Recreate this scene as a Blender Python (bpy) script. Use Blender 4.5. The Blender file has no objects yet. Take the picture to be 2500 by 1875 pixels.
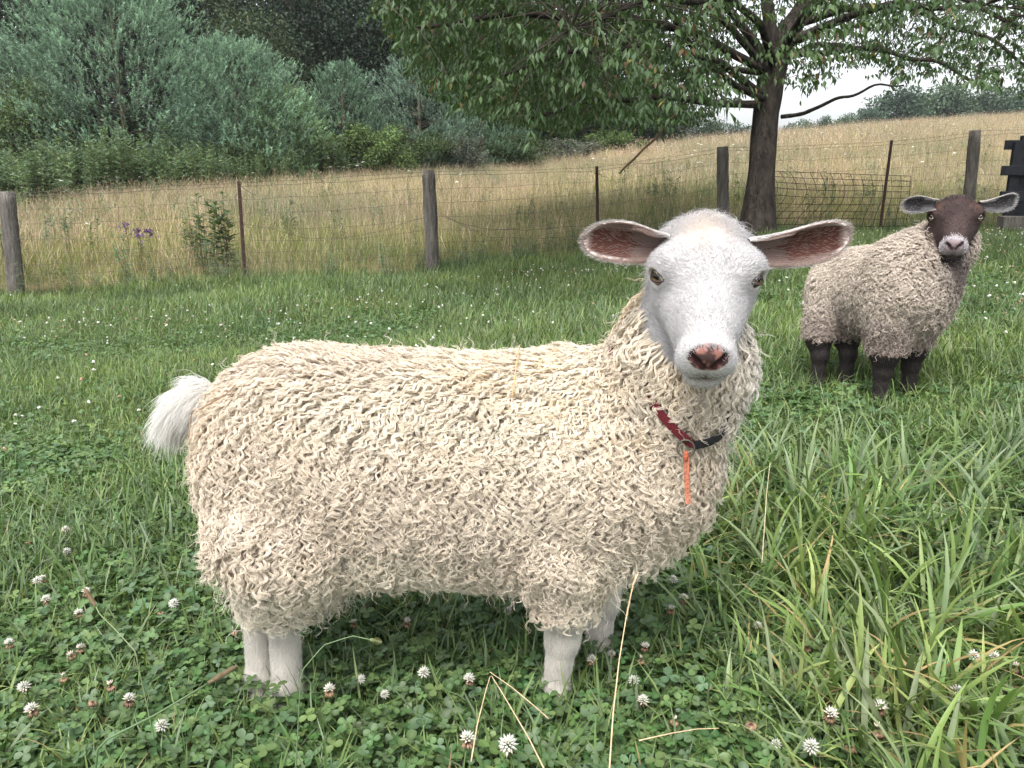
import bpy, math
import numpy as np
from mathutils import Vector, Matrix, Euler

# ------------------------------------------------------------------ camera
scene = bpy.context.scene
COL = scene.collection
CAM_H, PITCH, F = 0.83, math.radians(14.7), 1889.0      # F in pixels of the 2500 px wide photograph
cam_data = bpy.data.cameras.new("camera")
cam_data.sensor_width = 36.0
cam_data.lens = 36.0 * F / 2500.0
cam_data.clip_start = 0.02
cam_data.clip_end = 3000.0
cam = bpy.data.objects.new("camera", cam_data)
cam.location = (0.0, 0.0, CAM_H)
cam.rotation_euler = (math.pi / 2 - PITCH, 0.0, 0.0)
COL.objects.link(cam)
scene.camera = cam

# ------------------------------------------------------------------ sky and sun (overcast summer day)
SUN_EL, SUN_AZ = math.radians(62), math.radians(200)     # azimuth clockwise from +Y
world = bpy.data.worlds.new("World")
scene.world = world
world.use_nodes = True
wn, wl = world.node_tree.nodes, world.node_tree.links
bg = wn["Background"]
sky = wn.new("ShaderNodeTexSky")
sky.sky_type = 'NISHITA'
sky.sun_disc = False
sky.sun_elevation = SUN_EL
sky.sun_rotation = SUN_AZ
sky.air_density = 1.0
sky.dust_density = 4.0
sky.ozone_density = 1.0
hsv = wn.new("ShaderNodeHueSaturation")                   # cloud cover takes the blue out of the sky
hsv.inputs["Saturation"].default_value = 0.22
hsv.inputs["Value"].default_value = 1.35
wl.new(sky.outputs[0], hsv.inputs["Color"])
wl.new(hsv.outputs[0], bg.inputs["Color"])
bg.inputs["Strength"].default_value = 0.15
sun_data = bpy.data.lights.new("sun", 'SUN')
sun_data.energy = 1.5
sun_data.angle = math.radians(28)
sun_data.color = (1.0, 0.965, 0.91)
sun = bpy.data.objects.new("sun", sun_data)
sd = Vector((math.sin(SUN_AZ) * math.cos(SUN_EL), math.cos(SUN_AZ) * math.cos(SUN_EL), math.sin(SUN_EL)))
sun.rotation_euler = sd.to_track_quat('Z', 'Y').to_euler()
sun.location = (0, 0, 30)
COL.objects.link(sun)

scene.view_settings.view_transform = 'Standard'
scene.view_settings.look = 'None'
scene.view_settings.gamma = 1.0
scene.view_settings.use_curve_mapping = False
scene.view_settings.exposure = 0.95
scene.render.engine = 'CYCLES'
scene.cycles.use_denoising = True
scene.cycles.denoiser = 'OPENIMAGEDENOISE'
scene.cycles.denoising_prefilter = 'NONE'
scene.cycles.use_adaptive_sampling = True
scene.cycles.adaptive_threshold = 0.01
scene.cycles.max_bounces = 7
scene.cycles.diffuse_bounces = 4
scene.cycles.glossy_bounces = 2
scene.cycles.transmission_bounces = 4
scene.cycles.transparent_max_bounces = 4
scene.cycles.caustics_reflective = False
scene.cycles.caustics_refractive = False
scene.cycles_curves.shape = 'RIBBONS'
scene.cycles_curves.subdivisions = 3

RNG = np.random.default_rng(7)

# ------------------------------------------------------------------ helpers
def tag(o, label=None, cat=None, group=None, kind=None):
    if label: o["label"] = label
    if cat: o["category"] = cat
    if group: o["group"] = group
    if kind: o["kind"] = kind
    return o

def empty(name, loc, rot=(0, 0, 0)):
    o = bpy.data.objects.new(name, None)
    o.empty_display_size = 0.1
    o.location = loc
    o.rotation_euler = rot
    COL.objects.link(o)
    return o

def set_parent(o, parent):
    """child keeps its world place: parents here are only translated / rotated Empties"""
    if parent is None:
        return
    o.parent = parent
    m = Matrix.LocRotScale(parent.location, parent.rotation_euler, parent.scale)
    if parent.parent:
        q = parent.parent
        m = Matrix.LocRotScale(q.location, q.rotation_euler, q.scale) @ q_inv_dummy(parent) @ m
    o.matrix_parent_inverse = m.inverted()

def q_inv_dummy(p):
    return p.matrix_parent_inverse

def np_mesh(name, verts, faces, mat=None, smooth=True, colors=None, cname="col", parent=None, uniform=True, link=True, mats=None, midx=None):
    """verts (N,3) float, faces (M,k) int array of one polygon size, or a list of such arrays"""
    me = bpy.data.meshes.new(name)
    verts = np.ascontiguousarray(verts, dtype=np.float32)
    fl = [np.ascontiguousarray(f, dtype=np.int32) for f in (faces if isinstance(faces, list) else [faces])]
    fl = [f for f in fl if len(f)]
    me.vertices.add(len(verts))
    me.vertices.foreach_set("co", verts.ravel())
    nl = sum(f.size for f in fl)
    npoly = sum(len(f) for f in fl)
    me.loops.add(nl)
    me.loops.foreach_set("vertex_index", np.concatenate([f.ravel() for f in fl]))
    me.polygons.add(npoly)
    tot = np.concatenate([np.full(len(f), f.shape[1], np.int32) for f in fl])
    start = np.concatenate([[0], np.cumsum(tot)[:-1]]).astype(np.int32)
    me.polygons.foreach_set("loop_start", start)
    me.polygons.foreach_set("loop_total", tot)
    me.update(calc_edges=True)
    me.polygons.foreach_set("use_smooth", np.full(npoly, bool(smooth)))
    if colors is not None:
        ca = me.attributes.new(cname, 'FLOAT_COLOR', 'POINT')
        c = np.ones((len(verts), 4), np.float32)
        c[:, :3] = colors
        ca.data.foreach_set("color", c.ravel())
    if mats:
        for m in mats: me.materials.append(m)
        me.polygons.foreach_set("material_index", np.asarray(midx, np.int32))
    elif mat:
        me.materials.append(mat)
    me.validate()
    o = bpy.data.objects.new(name, me)
    if link:
        COL.objects.link(o)
        set_parent(o, parent)
    return o

class MB:
    """collects pieces of one mesh (quads and triangles, per-vertex colour)"""
    def __init__(s): s.v = []; s.q = []; s.t = []; s.c = []; s.n = 0
    def add(s, v, quads=None, tris=None, col=(1, 1, 1)):
        v = np.asarray(v, np.float32).reshape(-1, 3)
        if quads is not None and len(quads): s.q.append(np.asarray(quads, np.int32) + s.n)
        if tris is not None and len(tris): s.t.append(np.asarray(tris, np.int32) + s.n)
        c = np.asarray(col, np.float32)
        s.c.append(np.broadcast_to(c, v.shape).copy())
        s.v.append(v); s.n += len(v)
    def tube(s, pts, rad, seg=8, col=(1, 1, 1), caps=True, noise=0.0, rng=RNG):
        pts = np.asarray(pts, float); rad = np.broadcast_to(np.asarray(rad, float), (len(pts),))
        tg = np.gradient(pts, axis=0); tg /= np.linalg.norm(tg, axis=1)[:, None] + 1e-12
        ref = np.array([0, 0, 1.0]) if abs(tg[:, 2]).mean() < 0.8 else np.array([0, 1.0, 0])
        a = np.cross(tg, ref); a /= np.linalg.norm(a, axis=1)[:, None] + 1e-12
        b = np.cross(tg, a)
        th = np.linspace(0, 2 * np.pi, seg, endpoint=False)
        r = rad[:, None] * (1 + (noise * rng.standard_normal((len(pts), seg)) if noise else 0))
        v = pts[:, None, :] + r[:, :, None] * (np.cos(th)[None, :, None] * a[:, None, :] + np.sin(th)[None, :, None] * b[:, None, :])
        n = len(pts); i = np.arange(n - 1)[:, None] * seg; j = np.arange(seg)[None, :]; j2 = (j + 1) % seg
        quads = np.stack([i + j, i + j2, i + seg + j2, i + seg + j], -1).reshape(-1, 4)
        v = v.reshape(-1, 3); tris = []
        if caps:
            v = np.vstack([v, pts[0], pts[-1]])
            jj = np.arange(seg)
            tris = np.vstack([np.stack([np.full(seg, n * seg), (jj + 1) % seg, jj], -1),
                              np.stack([np.full(seg, n * seg + 1), (n - 1) * seg + jj, (n - 1) * seg + (jj + 1) % seg], -1)])
        s.add(v, quads, tris, col)
    def box(s, c, size, rot=None, col=(1, 1, 1), jit=0.0, rng=RNG):
        h = np.asarray(size, float) / 2
        k = np.array([[x, y, z] for z in (-1, 1) for y in (-1, 1) for x in (-1, 1)], float) * h
        if jit: k += rng.uniform(-jit, jit, k.shape)
        if rot is not None: k = k @ np.asarray(rot).T
        s.add(k + np.asarray(c), [[0, 2, 3, 1], [4, 5, 7, 6], [0, 1, 5, 4], [2, 6, 7, 3], [0, 4, 6, 2], [1, 3, 7, 5]], None, col)
    def build(s, name, mat, parent=None, smooth=True, link=True):
        fl = []
        if s.q: fl.append(np.vstack(s.q))
        if s.t: fl.append(np.vstack(s.t))
        return np_mesh(name, np.vstack(s.v), fl, mat, smooth, np.vstack(s.c), parent=parent, link=link)

def nrm(a, axis=-1):
    return a / (np.linalg.norm(a, axis=axis, keepdims=True) + 1e-12)

def P(px, py, depth):
    """world point behind a photograph pixel at a camera depth"""
    u, v = (px - 1250) / F, (py - 937.5) / F
    c, s = math.cos(PITCH), math.sin(PITCH)
    return np.array([u * depth, (c - v * s) * depth, CAM_H + (-s - v * c) * depth])

def PY(px, py, Y):
    v = (py - 937.5) / F
    return P(px, py, Y / (math.cos(PITCH) - v * math.sin(PITCH)))

def smooth01(t):
    t = np.clip(t, 0, 1); return t * t * (3 - 2 * t)

def vnoise(p, scale=1.0, seed=0):
    """cheap smooth value noise in [-1,1] for (N,2|3) points"""
    p = np.asarray(p, float) * scale
    i = np.floor(p).astype(np.int64); f = p - i; f = f * f * (3 - 2 * f)
    out = 0
    d = p.shape[1]
    for k in range(2 ** d):
        w = 1.0; h = np.full(len(p), seed * 7919 + 12345, np.int64)
        for a in range(d):
            b = (k >> a) & 1
            w = w * (f[:, a] if b else 1 - f[:, a])
            h = (h * 73856093) ^ ((i[:, a] + b) * (19349663 + 83492791 * a))
        h = (h ^ (h >> 13)) * 1274126177
        h = (h ^ (h >> 16)) & 0xFFFF
        out = out + w * (h / 32767.5 - 1)
    return out

# ------------------------------------------------------------------ materials
def mat_nodes(name):
    m = bpy.data.materials.new(name); m.use_nodes = True
    nt = m.node_tree; b = nt.nodes["Principled BSDF"]
    return m, nt, b

def mat_vcol(name, rough=0.8, noise=0.0, nscale=30.0, spec=0.3, bump=0.0, bscale=60.0, gain=(1, 1, 1), translucent=0.0, rnd=0.0, hue_rnd=0.0, tcol=None, attr="col", hair=False, patch=0.0, pscale=0.7, pcol=(1.25, 1.1, 0.8)):
    """colour from the mesh's own 'col' attribute, times noise, times a per-instance random"""
    m, nt, b = mat_nodes(name); N, L = nt.nodes, nt.links
    at = N.new("ShaderNodeAttribute"); at.attribute_name = attr
    src = at.outputs["Color"]
    if noise > 0:
        tc = N.new("ShaderNodeTexCoord"); nz = N.new("ShaderNodeTexNoise"); nz.inputs["Scale"].default_value = nscale; nz.inputs["Detail"].default_value = 6
        L.new(tc.outputs["Object"], nz.inputs["Vector"])
        mr = N.new("ShaderNodeMapRange"); mr.inputs["From Min"].default_value = 0.3; mr.inputs["From Max"].default_value = 0.7
        mr.inputs["To Min"].default_value = 1 - noise; mr.inputs["To Max"].default_value = 1 + noise
        L.new(nz.outputs[0], mr.inputs["Value"])
        mx = N.new("ShaderNodeVectorMath"); mx.operation = 'SCALE'
        L.new(src, mx.inputs[0]); L.new(mr.outputs[0], mx.inputs["Scale"]); src = mx.outputs[0]
    if rnd > 0 or hue_rnd > 0:
        oi = N.new("ShaderNodeHairInfo" if hair else "ShaderNodeObjectInfo")
        hs = N.new("ShaderNodeHueSaturation")
        m1 = N.new("ShaderNodeMapRange"); m1.inputs["To Min"].default_value = 1 - rnd; m1.inputs["To Max"].default_value = 1 + rnd
        m2 = N.new("ShaderNodeMapRange"); m2.inputs["To Min"].default_value = 0.5 - hue_rnd; m2.inputs["To Max"].default_value = 0.5 + hue_rnd
        fr = N.new("ShaderNodeMath"); fr.operation = 'MULTIPLY'; fr.inputs[1].default_value = 7.31
        fr2 = N.new("ShaderNodeMath"); fr2.operation = 'FRACT'
        L.new(oi.outputs["Random"], m1.inputs["Value"]); L.new(oi.outputs["Random"], fr.inputs[0]); L.new(fr.outputs[0], fr2.inputs[0]); L.new(fr2.outputs[0], m2.inputs["Value"])
        L.new(m1.outputs[0], hs.inputs["Value"]); L.new(m2.outputs[0], hs.inputs["Hue"]); L.new(src, hs.inputs["Color"]); src = hs.outputs[0]
    if patch > 0:                                   # the sward differs from place to place: some patches are yellower
        ge = N.new("ShaderNodeNewGeometry"); pn = N.new("ShaderNodeTexNoise"); pn.inputs["Scale"].default_value = pscale; pn.inputs["Detail"].default_value = 3
        L.new(ge.outputs["Position"], pn.inputs["Vector"])
        pm = N.new("ShaderNodeMapRange"); pm.inputs["From Min"].default_value = 0.38; pm.inputs["From Max"].default_value = 0.64; pm.inputs["To Min"].default_value = 0; pm.inputs["To Max"].default_value = 1
        L.new(pn.outputs[0], pm.inputs["Value"])
        mc = N.new("ShaderNodeMix"); mc.data_type = 'RGBA'; mc.inputs[6].default_value = (1 - patch, 1 - patch * 0.8, 1 - patch * 0.7, 1); mc.inputs[7].default_value = (*pcol, 1)
        L.new(pm.outputs[0], mc.inputs[0])
        mv = N.new("ShaderNodeVectorMath"); mv.operation = 'MULTIPLY'; L.new(src, mv.inputs[0]); L.new(mc.outputs[2], mv.inputs[1]); src = mv.outputs[0]
    L.new(src, b.inputs["Base Color"])
    b.inputs["Roughness"].default_value = rough
    b.inputs["Specular IOR Level"].default_value = spec
    if bump > 0:
        tc = N.new("ShaderNodeTexCoord"); nz = N.new("ShaderNodeTexNoise"); nz.inputs["Scale"].default_value = bscale; nz.inputs["Detail"].default_value = 5
        L.new(tc.outputs["Object"], nz.inputs["Vector"])
        bp = N.new("ShaderNodeBump"); bp.inputs["Strength"].default_value = bump; bp.inputs["Distance"].default_value = 0.01
        L.new(nz.outputs[0], bp.inputs["Height"]); L.new(bp.outputs[0], b.inputs["Normal"])
    if translucent > 0:
        tr = N.new("ShaderNodeBsdfTranslucent"); ms = N.new("ShaderNodeMixShader"); ms.inputs[0].default_value = translucent
        tint = N.new("ShaderNodeMix"); tint.data_type = 'RGBA'; tint.blend_type = 'MULTIPLY'; tint.inputs[0].default_value = 1
        L.new(src, tint.inputs[6]); tint.inputs[7].default_value = (*(tcol or (1.15, 1.2, 0.7)), 1)
        L.new(tint.outputs[2], tr.inputs["Color"])
        L.new(b.outputs[0], ms.inputs[1]); L.new(tr.outputs[0], ms.inputs[2]); L.new(ms.outputs[0], N["Material Output"].inputs["Surface"])
    return m

# ------------------------------------------------------------------ terrain height
_S = np.array([-0.9, -0.66, -0.35, -0.10, 0.03, 0.35, 0.66, 1.0])
_R = np.array([19.0, 19.0, 22.0, 28.0, 36.0, 60.0, 75.0, 80.0])
_PX = np.array([515, 508, 466, 432, 420, 334, 286, 262.0])
_ZR = np.array([CAM_H + (-math.sin(PITCH) - (p - 937.5) / F * math.cos(PITCH)) / (math.cos(PITCH) - (p - 937.5) / F * math.sin(PITCH)) * r for p, r in zip(_PX, _R)])

_FX = np.array([-8.0, -5.0, -2.9, -0.94, 1.05, 2.7, 4.95, 6.2, 9.0])
_FY = np.array([7.0, 7.7, 8.32, 8.95, 9.46, 9.98, 10.2, 10.4, 10.7])
def fence_y(x): return np.interp(x, _FX, _FY)

def ground_z(x, y):
    x = np.asarray(x, float); y = np.asarray(y, float)
    def near(x, y):
        zf = -0.24 + 0.36 * smooth01((x + 2.0) / 5.5) + 0.010 * np.clip(x, -20, 20)
        zn = 0.052 * np.clip(x, -6, 6) + 0.030 * np.clip(y - 1.2, 0, 2) * smooth01(x / 0.8)
        w = smooth01((y - 1.0) / 8.0)
        return zf * w + zn * (1 - w)
    fy = fence_y(x)
    yy = np.minimum(y, fy)
    z = near(x, yy)
    s = x / np.maximum(y, 1.0)
    R = np.interp(s, _S, _R); ZR = np.interp(s, _S, _ZR)
    fr = np.clip((y - fy) / np.maximum(R - fy, 1.0), 0, 1)
    z = np.where(y > fy, z + (ZR - z) * (0.75 * fr + 0.25 * smooth01(fr)), z)
    over = np.maximum(y - R, 0)
    sl = np.interp(s, [-0.3, 0.05, 0.3], [0.05, 0.0, -0.06])
    z = z + np.clip(over, 0, 160) * sl
    p2 = np.stack([np.atleast_1d(x).ravel(), np.atleast_1d(y).ravel()], -1)
    bmp = vnoise(p2, 0.8, 3).reshape(np.shape(x) or (1,)) * 0.03 + vnoise(p2, 0.13, 5).reshape(np.shape(x) or (1,)) * 0.04
    bmp = bmp * smooth01((y - 1.5) / 4.0)
    r = z + (bmp if np.shape(x) else bmp[0])
    return r

def gz(x, y): return float(ground_z(float(x), float(y)))
# ------------------------------------------------------------------ signed distance modelling
def s_sphere(p, c, r): return np.linalg.norm(p - np.asarray(c, p.dtype), axis=1) - r
def s_ell(p, c, r, R=None):
    q = p - np.asarray(c, p.dtype)
    if R is not None: q = q @ np.asarray(R, p.dtype)
    r = np.asarray(r, p.dtype)
    k0 = np.linalg.norm(q / r, axis=1); k1 = np.linalg.norm(q / (r * r), axis=1)
    return k0 * (k0 - 1) / (k1 + 1e-9)
def s_cone(p, a, b, r1, r2):
    a = np.asarray(a, p.dtype); b = np.asarray(b, p.dtype)
    ba = b - a; h = np.clip(((p - a) @ ba) / (ba @ ba), 0, 1)
    return np.linalg.norm(p - a - h[:, None] * ba, axis=1) - (r1 + (r2 - r1) * h)
def smin(a, b, k):
    h = np.clip(0.5 + 0.5 * (b - a) / k, 0, 1)
    return b + (a - b) * h - k * h * (1 - h)
def smax(a, b, k): return -smin(-a, -b, k)

def sdf_mesh(f, lo, hi, h):
    lo = np.asarray(lo, np.float32); n = (np.ceil((np.asarray(hi) - lo) / h)).astype(int) + 1
    cs = 4; nc = (n + cs - 1) // cs + 1
    g = np.stack(np.meshgrid(*[np.arange(k) for k in nc], indexing='ij'), -1).reshape(-1, 3)
    dc = f((lo + g * (h * cs)).astype(np.float32)).reshape(nc)
    V = np.repeat(np.repeat(np.repeat(np.where(dc > 0, 1.0, -1.0), cs, 0), cs, 1), cs, 2)[:n[0], :n[1], :n[2]].astype(np.float32)
    # fine evaluation for every fine point near a coarse cell that may hold the surface
    near = np.abs(dc) < cs * h * 2.4
    nf = np.zeros(tuple(nc), bool)
    for dx in (0, 1):
        for dy in (0, 1):
            for dz in (0, 1):
                nf |= np.roll(near, (-dx, -dy, -dz), (0, 1, 2))
    NF = np.repeat(np.repeat(np.repeat(nf, cs, 0), cs, 1), cs, 2)[:n[0], :n[1], :n[2]]
    idx = np.argwhere(NF)
    V[NF] = f((lo + idx * h).astype(np.float32))
    S = V < 0
    # cells
    c = [S[a:n[0] - 1 + a, b:n[1] - 1 + b, d:n[2] - 1 + d] for a in (0, 1) for b in (0, 1) for d in (0, 1)]
    cnt = sum(x.astype(np.int8) for x in c)
    act = (cnt > 0) & (cnt < 8)
    cid = -np.ones(act.shape, np.int32); ci = np.argwhere(act); cid[act] = np.arange(len(ci))
    acc = np.zeros((len(ci), 3)); w = np.zeros(len(ci))
    corners = [np.array(t) for t in [(a, b, d) for a in (0, 1) for b in (0, 1) for d in (0, 1)]]
    for i in range(8):
        for j in range(i + 1, 8):
            if np.abs(corners[i] - corners[j]).sum() != 1: continue
            A = ci + corners[i]; B = ci + corners[j]
            va = V[A[:, 0], A[:, 1], A[:, 2]]; vb = V[B[:, 0], B[:, 1], B[:, 2]]
            m = (va < 0) != (vb < 0)
            t = np.where(m, va / np.where(m, va - vb, 1), 0)
            acc[m] += (A + (B - A) * t[:, None])[m]; w[m] += 1
    verts = lo + acc / w[:, None] * h
    quads = []
    for ax in range(3):
        sl0 = [slice(None)] * 3; sl1 = [slice(None)] * 3
        sl0[ax] = slice(0, -1); sl1[ax] = slice(1, None)
        e0 = S[tuple(sl0)]; e1 = S[tuple(sl1)]
        for flip, mk in ((False, e0 & ~e1), (True, ~e0 & e1)):
            k = np.argwhere(mk)
            o1, o2 = [(1, 2), (2, 0), (0, 1)][ax]
            k = k[(k[:, o1] > 0) & (k[:, o2] > 0) & (k[:, o1] < n[o1] - 1) & (k[:, o2] < n[o2] - 1)]
            if not len(k): continue
            u = np.zeros(3, int); u[o1] = 1; v = np.zeros(3, int); v[o2] = 1
            q = [cid[tuple((k - u - v).T)], cid[tuple((k - v).T)], cid[tuple(k.T)], cid[tuple((k - u).T)]]
            q = np.stack(q if not flip else q[::-1], -1)
            quads.append(q[(q >= 0).all(1)])
    quads = np.vstack(quads)
    # newton projection
    for _ in range(2):
        gr, d = sdf_grad(f, verts, h * 0.5)
        verts = verts - gr * np.clip(d, -h, h)[:, None] * 0.9
    gr, d = sdf_grad(f, verts, h * 0.8)
    return verts, quads, gr

def sdf_grad(f, p, e):
    p = p.astype(np.float32); d = f(p); g = []
    for a in range(3):
        o = np.zeros(3, np.float32); o[a] = e
        g.append(f(p + o) - f(p - o))
    g = np.stack(g, -1)
    return nrm(g), d

def sample_surface(verts, quads, normals, n, rng, weight=None):
    a, b, c, d = [verts[quads[:, i]] for i in range(4)]
    ar = np.linalg.norm(np.cross(c - a, d - b), axis=1) * 0.5
    if weight is not None:
        ar = ar * weight((a + b + c + d) / 4)
    cdf = np.cumsum(ar); tot = cdf[-1]
    # stratified so that the roots spread evenly
    r = (np.arange(n) + rng.random(n)) / n * tot
    f = np.searchsorted(cdf, r); f = np.clip(f, 0, len(quads) - 1)
    u = rng.random(n)[:, None]; v = rng.random(n)[:, None]
    q = quads[f]
    bil = lambda X: (X[q[:, 0]] * (1 - u) + X[q[:, 1]] * u) * (1 - v) + (X[q[:, 3]] * (1 - u) + X[q[:, 2]] * u) * v
    return bil(verts), nrm(bil(normals))

def hair_object(name, pts, rad, mat, parent, ccol=None):
    """pts (N,K,3), rad (N,K) or (K,), ccol (N,3) colour per strand"""
    N, K, _ = pts.shape
    hc = bpy.data.hair_curves.new(name)
    hc.add_curves([K] * N)
    hc.points.foreach_set("position", np.ascontiguousarray(pts, np.float32).ravel())
    at = hc.attributes.get("radius") or hc.attributes.new("radius", 'FLOAT', 'POINT')
    at.data.foreach_set("value", np.ascontiguousarray(np.broadcast_to(rad, (N, K)), np.float32).ravel())
    if ccol is not None:
        ca = hc.attributes.new("col", 'FLOAT_COLOR', 'CURVE')
        c = np.ones((N, 4), np.float32); c[:, :3] = ccol
        ca.data.foreach_set("color", c.ravel())
    hc.materials.append(mat)
    o = bpy.data.objects.new(name, hc)
    COL.objects.link(o)
    set_parent(o, parent)
    return o
# ------------------------------------------------------------------ sheep
from mathutils.bvhtree import BVHTree

def head_frame(E, yaw=0.0, tilt=0.0, dip=math.radians(45), scale=1.0):
    E = np.asarray(E, float)
    t = nrm(np.array([0, 0, CAM_H]) - E)
    t = np.array([t[0] * math.cos(yaw) - t[1] * math.sin(yaw), t[0] * math.sin(yaw) + t[1] * math.cos(yaw), t[2]])
    X = nrm(np.cross(np.array([0, 0, 1.0]), t))            # towards image right
    up = np.cross(t, X)
    X, up = X * math.cos(tilt) + up * math.sin(tilt), up * math.cos(tilt) - X * math.sin(tilt)
    Y = math.cos(dip) * t - math.sin(dip) * up
    Z = math.sin(dip) * t + math.cos(dip) * up
    return dict(o=E, R=np.stack([X, Y, Z], 1), s=scale)     # columns: local axes in world

def to_head(h, p): return ((p - h["o"].astype(p.dtype)) @ h["R"].astype(p.dtype)) / h["s"]
def from_head(h, q): return np.asarray(q, float) * h["s"] @ h["R"].T + h["o"]

EYE = np.array([0.0600, 0.003, -0.0185])
def head_sdf(h, p, detail=True):
    q = to_head(h, p); ax = q.copy(); ax[:, 0] = np.abs(ax[:, 0])
    d = s_ell(q, (0, -0.044, -0.036), (0.059, 0.053, 0.047))
    d = smin(d, s_cone(q, (0, -0.012, -0.034), (0, 0.062, -0.034), 0.050, 0.034), 0.03)
    d = smin(d, s_cone(q, (0, 0.055, -0.034), (0, 0.098, -0.036), 0.033, 0.029), 0.02)
    d = smin(d, s_sphere(ax, (0.0480, -0.011, -0.0185), 0.0265), 0.020)          # brow / orbit
    d = smin(d, s_cone(ax, (0.033, 0.008, -0.052), (0.018, 0.072, -0.060), 0.028, 0.018), 0.018)  # cheek and jaw
    d = smin(d, s_ell(ax, (0.0130, 0.108, -0.048), (0.0230, 0.021, 0.0260)), 0.012)  # upper lip pads
    d = smin(d, s_ell(q, (0, 0.112, -0.028), (0.0245, 0.0155, 0.018)), 0.008)       # nose leather
    low = s_cone(q, (0, 0.055, -0.068), (0, 0.102, -0.078), 0.028, 0.018)
    low = smin(low, s_ell(q, (0, 0.110, -0.080), (0.024, 0.0150, 0.0130)), 0.01)
    d = smin(d, low, 0.006)
    if detail:
        # mouth line
        mp = [(0.0, 0.129, -0.0685), (0.012, 0.127, -0.0690), (0.025, 0.116, -0.0665), (0.037, 0.098, -0.060)]
        for a, b in zip(mp[:-1], mp[1:]):
            d = smax(d, -s_cone(ax, a, b, 0.0022, 0.0022), 0.003)
        # cleft of the lip
        d = smax(d, -s_cone(q, (0, 0.131, -0.040), (0, 0.133, -0.056), 0.0016, 0.0016), 0.003)
        # nostrils
        nz = [(0.0060, 0.1300, -0.0335), (0.0120, 0.1265, -0.0280), (0.0178, 0.1190, -0.0225)]
        for (a, b), (r1, r2) in zip(zip(nz[:-1], nz[1:]), ((0.0022, 0.0036), (0.0036, 0.0028))):
            d = smax(d, -s_cone(ax, a, b, r1, r2), 0.0025)
        # eye socket
        d = smax(d, -s_sphere(ax, EYE * 1.0 + np.array([0.004, 0.001, 0.001]), 0.0112), 0.004)
    return d * h["s"]

def lock_strands(root, nor, flow, L, amp, freq, phase, hgt, m, spread, rad, K, rng, curl_tip=0.0, straight=0.0):
    """wavy ringlets: every root grows m strands that follow one wave"""
    N = len(root)
    t = np.linspace(0, 1, K)[None, :, None]
    n = nor[:, None, :]; g = flow[:, None, :]; s = nrm(np.cross(nor, flow))[:, None, :]
    L_ = L[:, None, None]; h_ = hgt[:, None, None]; a_ = amp[:, None, None]
    ph = phase[:, None, None]; fr = freq[:, None, None]
    base = root[:, None, :] + n * h_ * np.sin(np.minimum(t * 1.6, 1.0) * np.pi / 2) + g * L_ * t ** 1.15
    A = a_ * np.minimum(t * 2.2, 1.0) * (1 - 0.25 * t)
    sgn = np.sign(phase - np.pi)[:, None, None]
    w = s * A * np.sin(2 * np.pi * fr * t ** 1.15 + ph) + n * A * 0.4 * sgn * np.cos(2 * np.pi * fr * t + ph)
    tip = np.clip(t - 0.7, 0, 1) / 0.3
    w = w + n * curl_tip * 0.3 * tip ** 2 - g * curl_tip * tip ** 2 + s * sgn * curl_tip * tip ** 1.5
    C = base + w
    ang = rng.random((N, m)) * 2 * np.pi; rr = np.sqrt(rng.random((N, m))) * spread
    off = rr[..., None] * (np.cos(ang)[..., None] * s + np.sin(ang)[..., None] * np.cross(n, s))       # (N,m,3)
    conv = (1 - 0.55 * smooth01(t * 1.6))                                                  # strands gather
    pts = C[:, None] + off[:, :, None, :] * conv[:, None]
    jit = rng.standard_normal((N, m, 3)) * 0.0005
    pts = pts + jit[:, :, None, :] * (t[:, None] ** 1.5) * 2.2
    pts = pts + n[:, None] * (rng.random((N, m)) * 0.002)[..., None, None] * t[:, None]
    tt = np.linspace(0, 1, K)
    r = rad * np.clip(1.05 - 0.75 * tt ** 2.5, 0.15, 1)
    return pts.reshape(N * m, K, 3), np.broadcast_to(r, (N * m, K))

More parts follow.
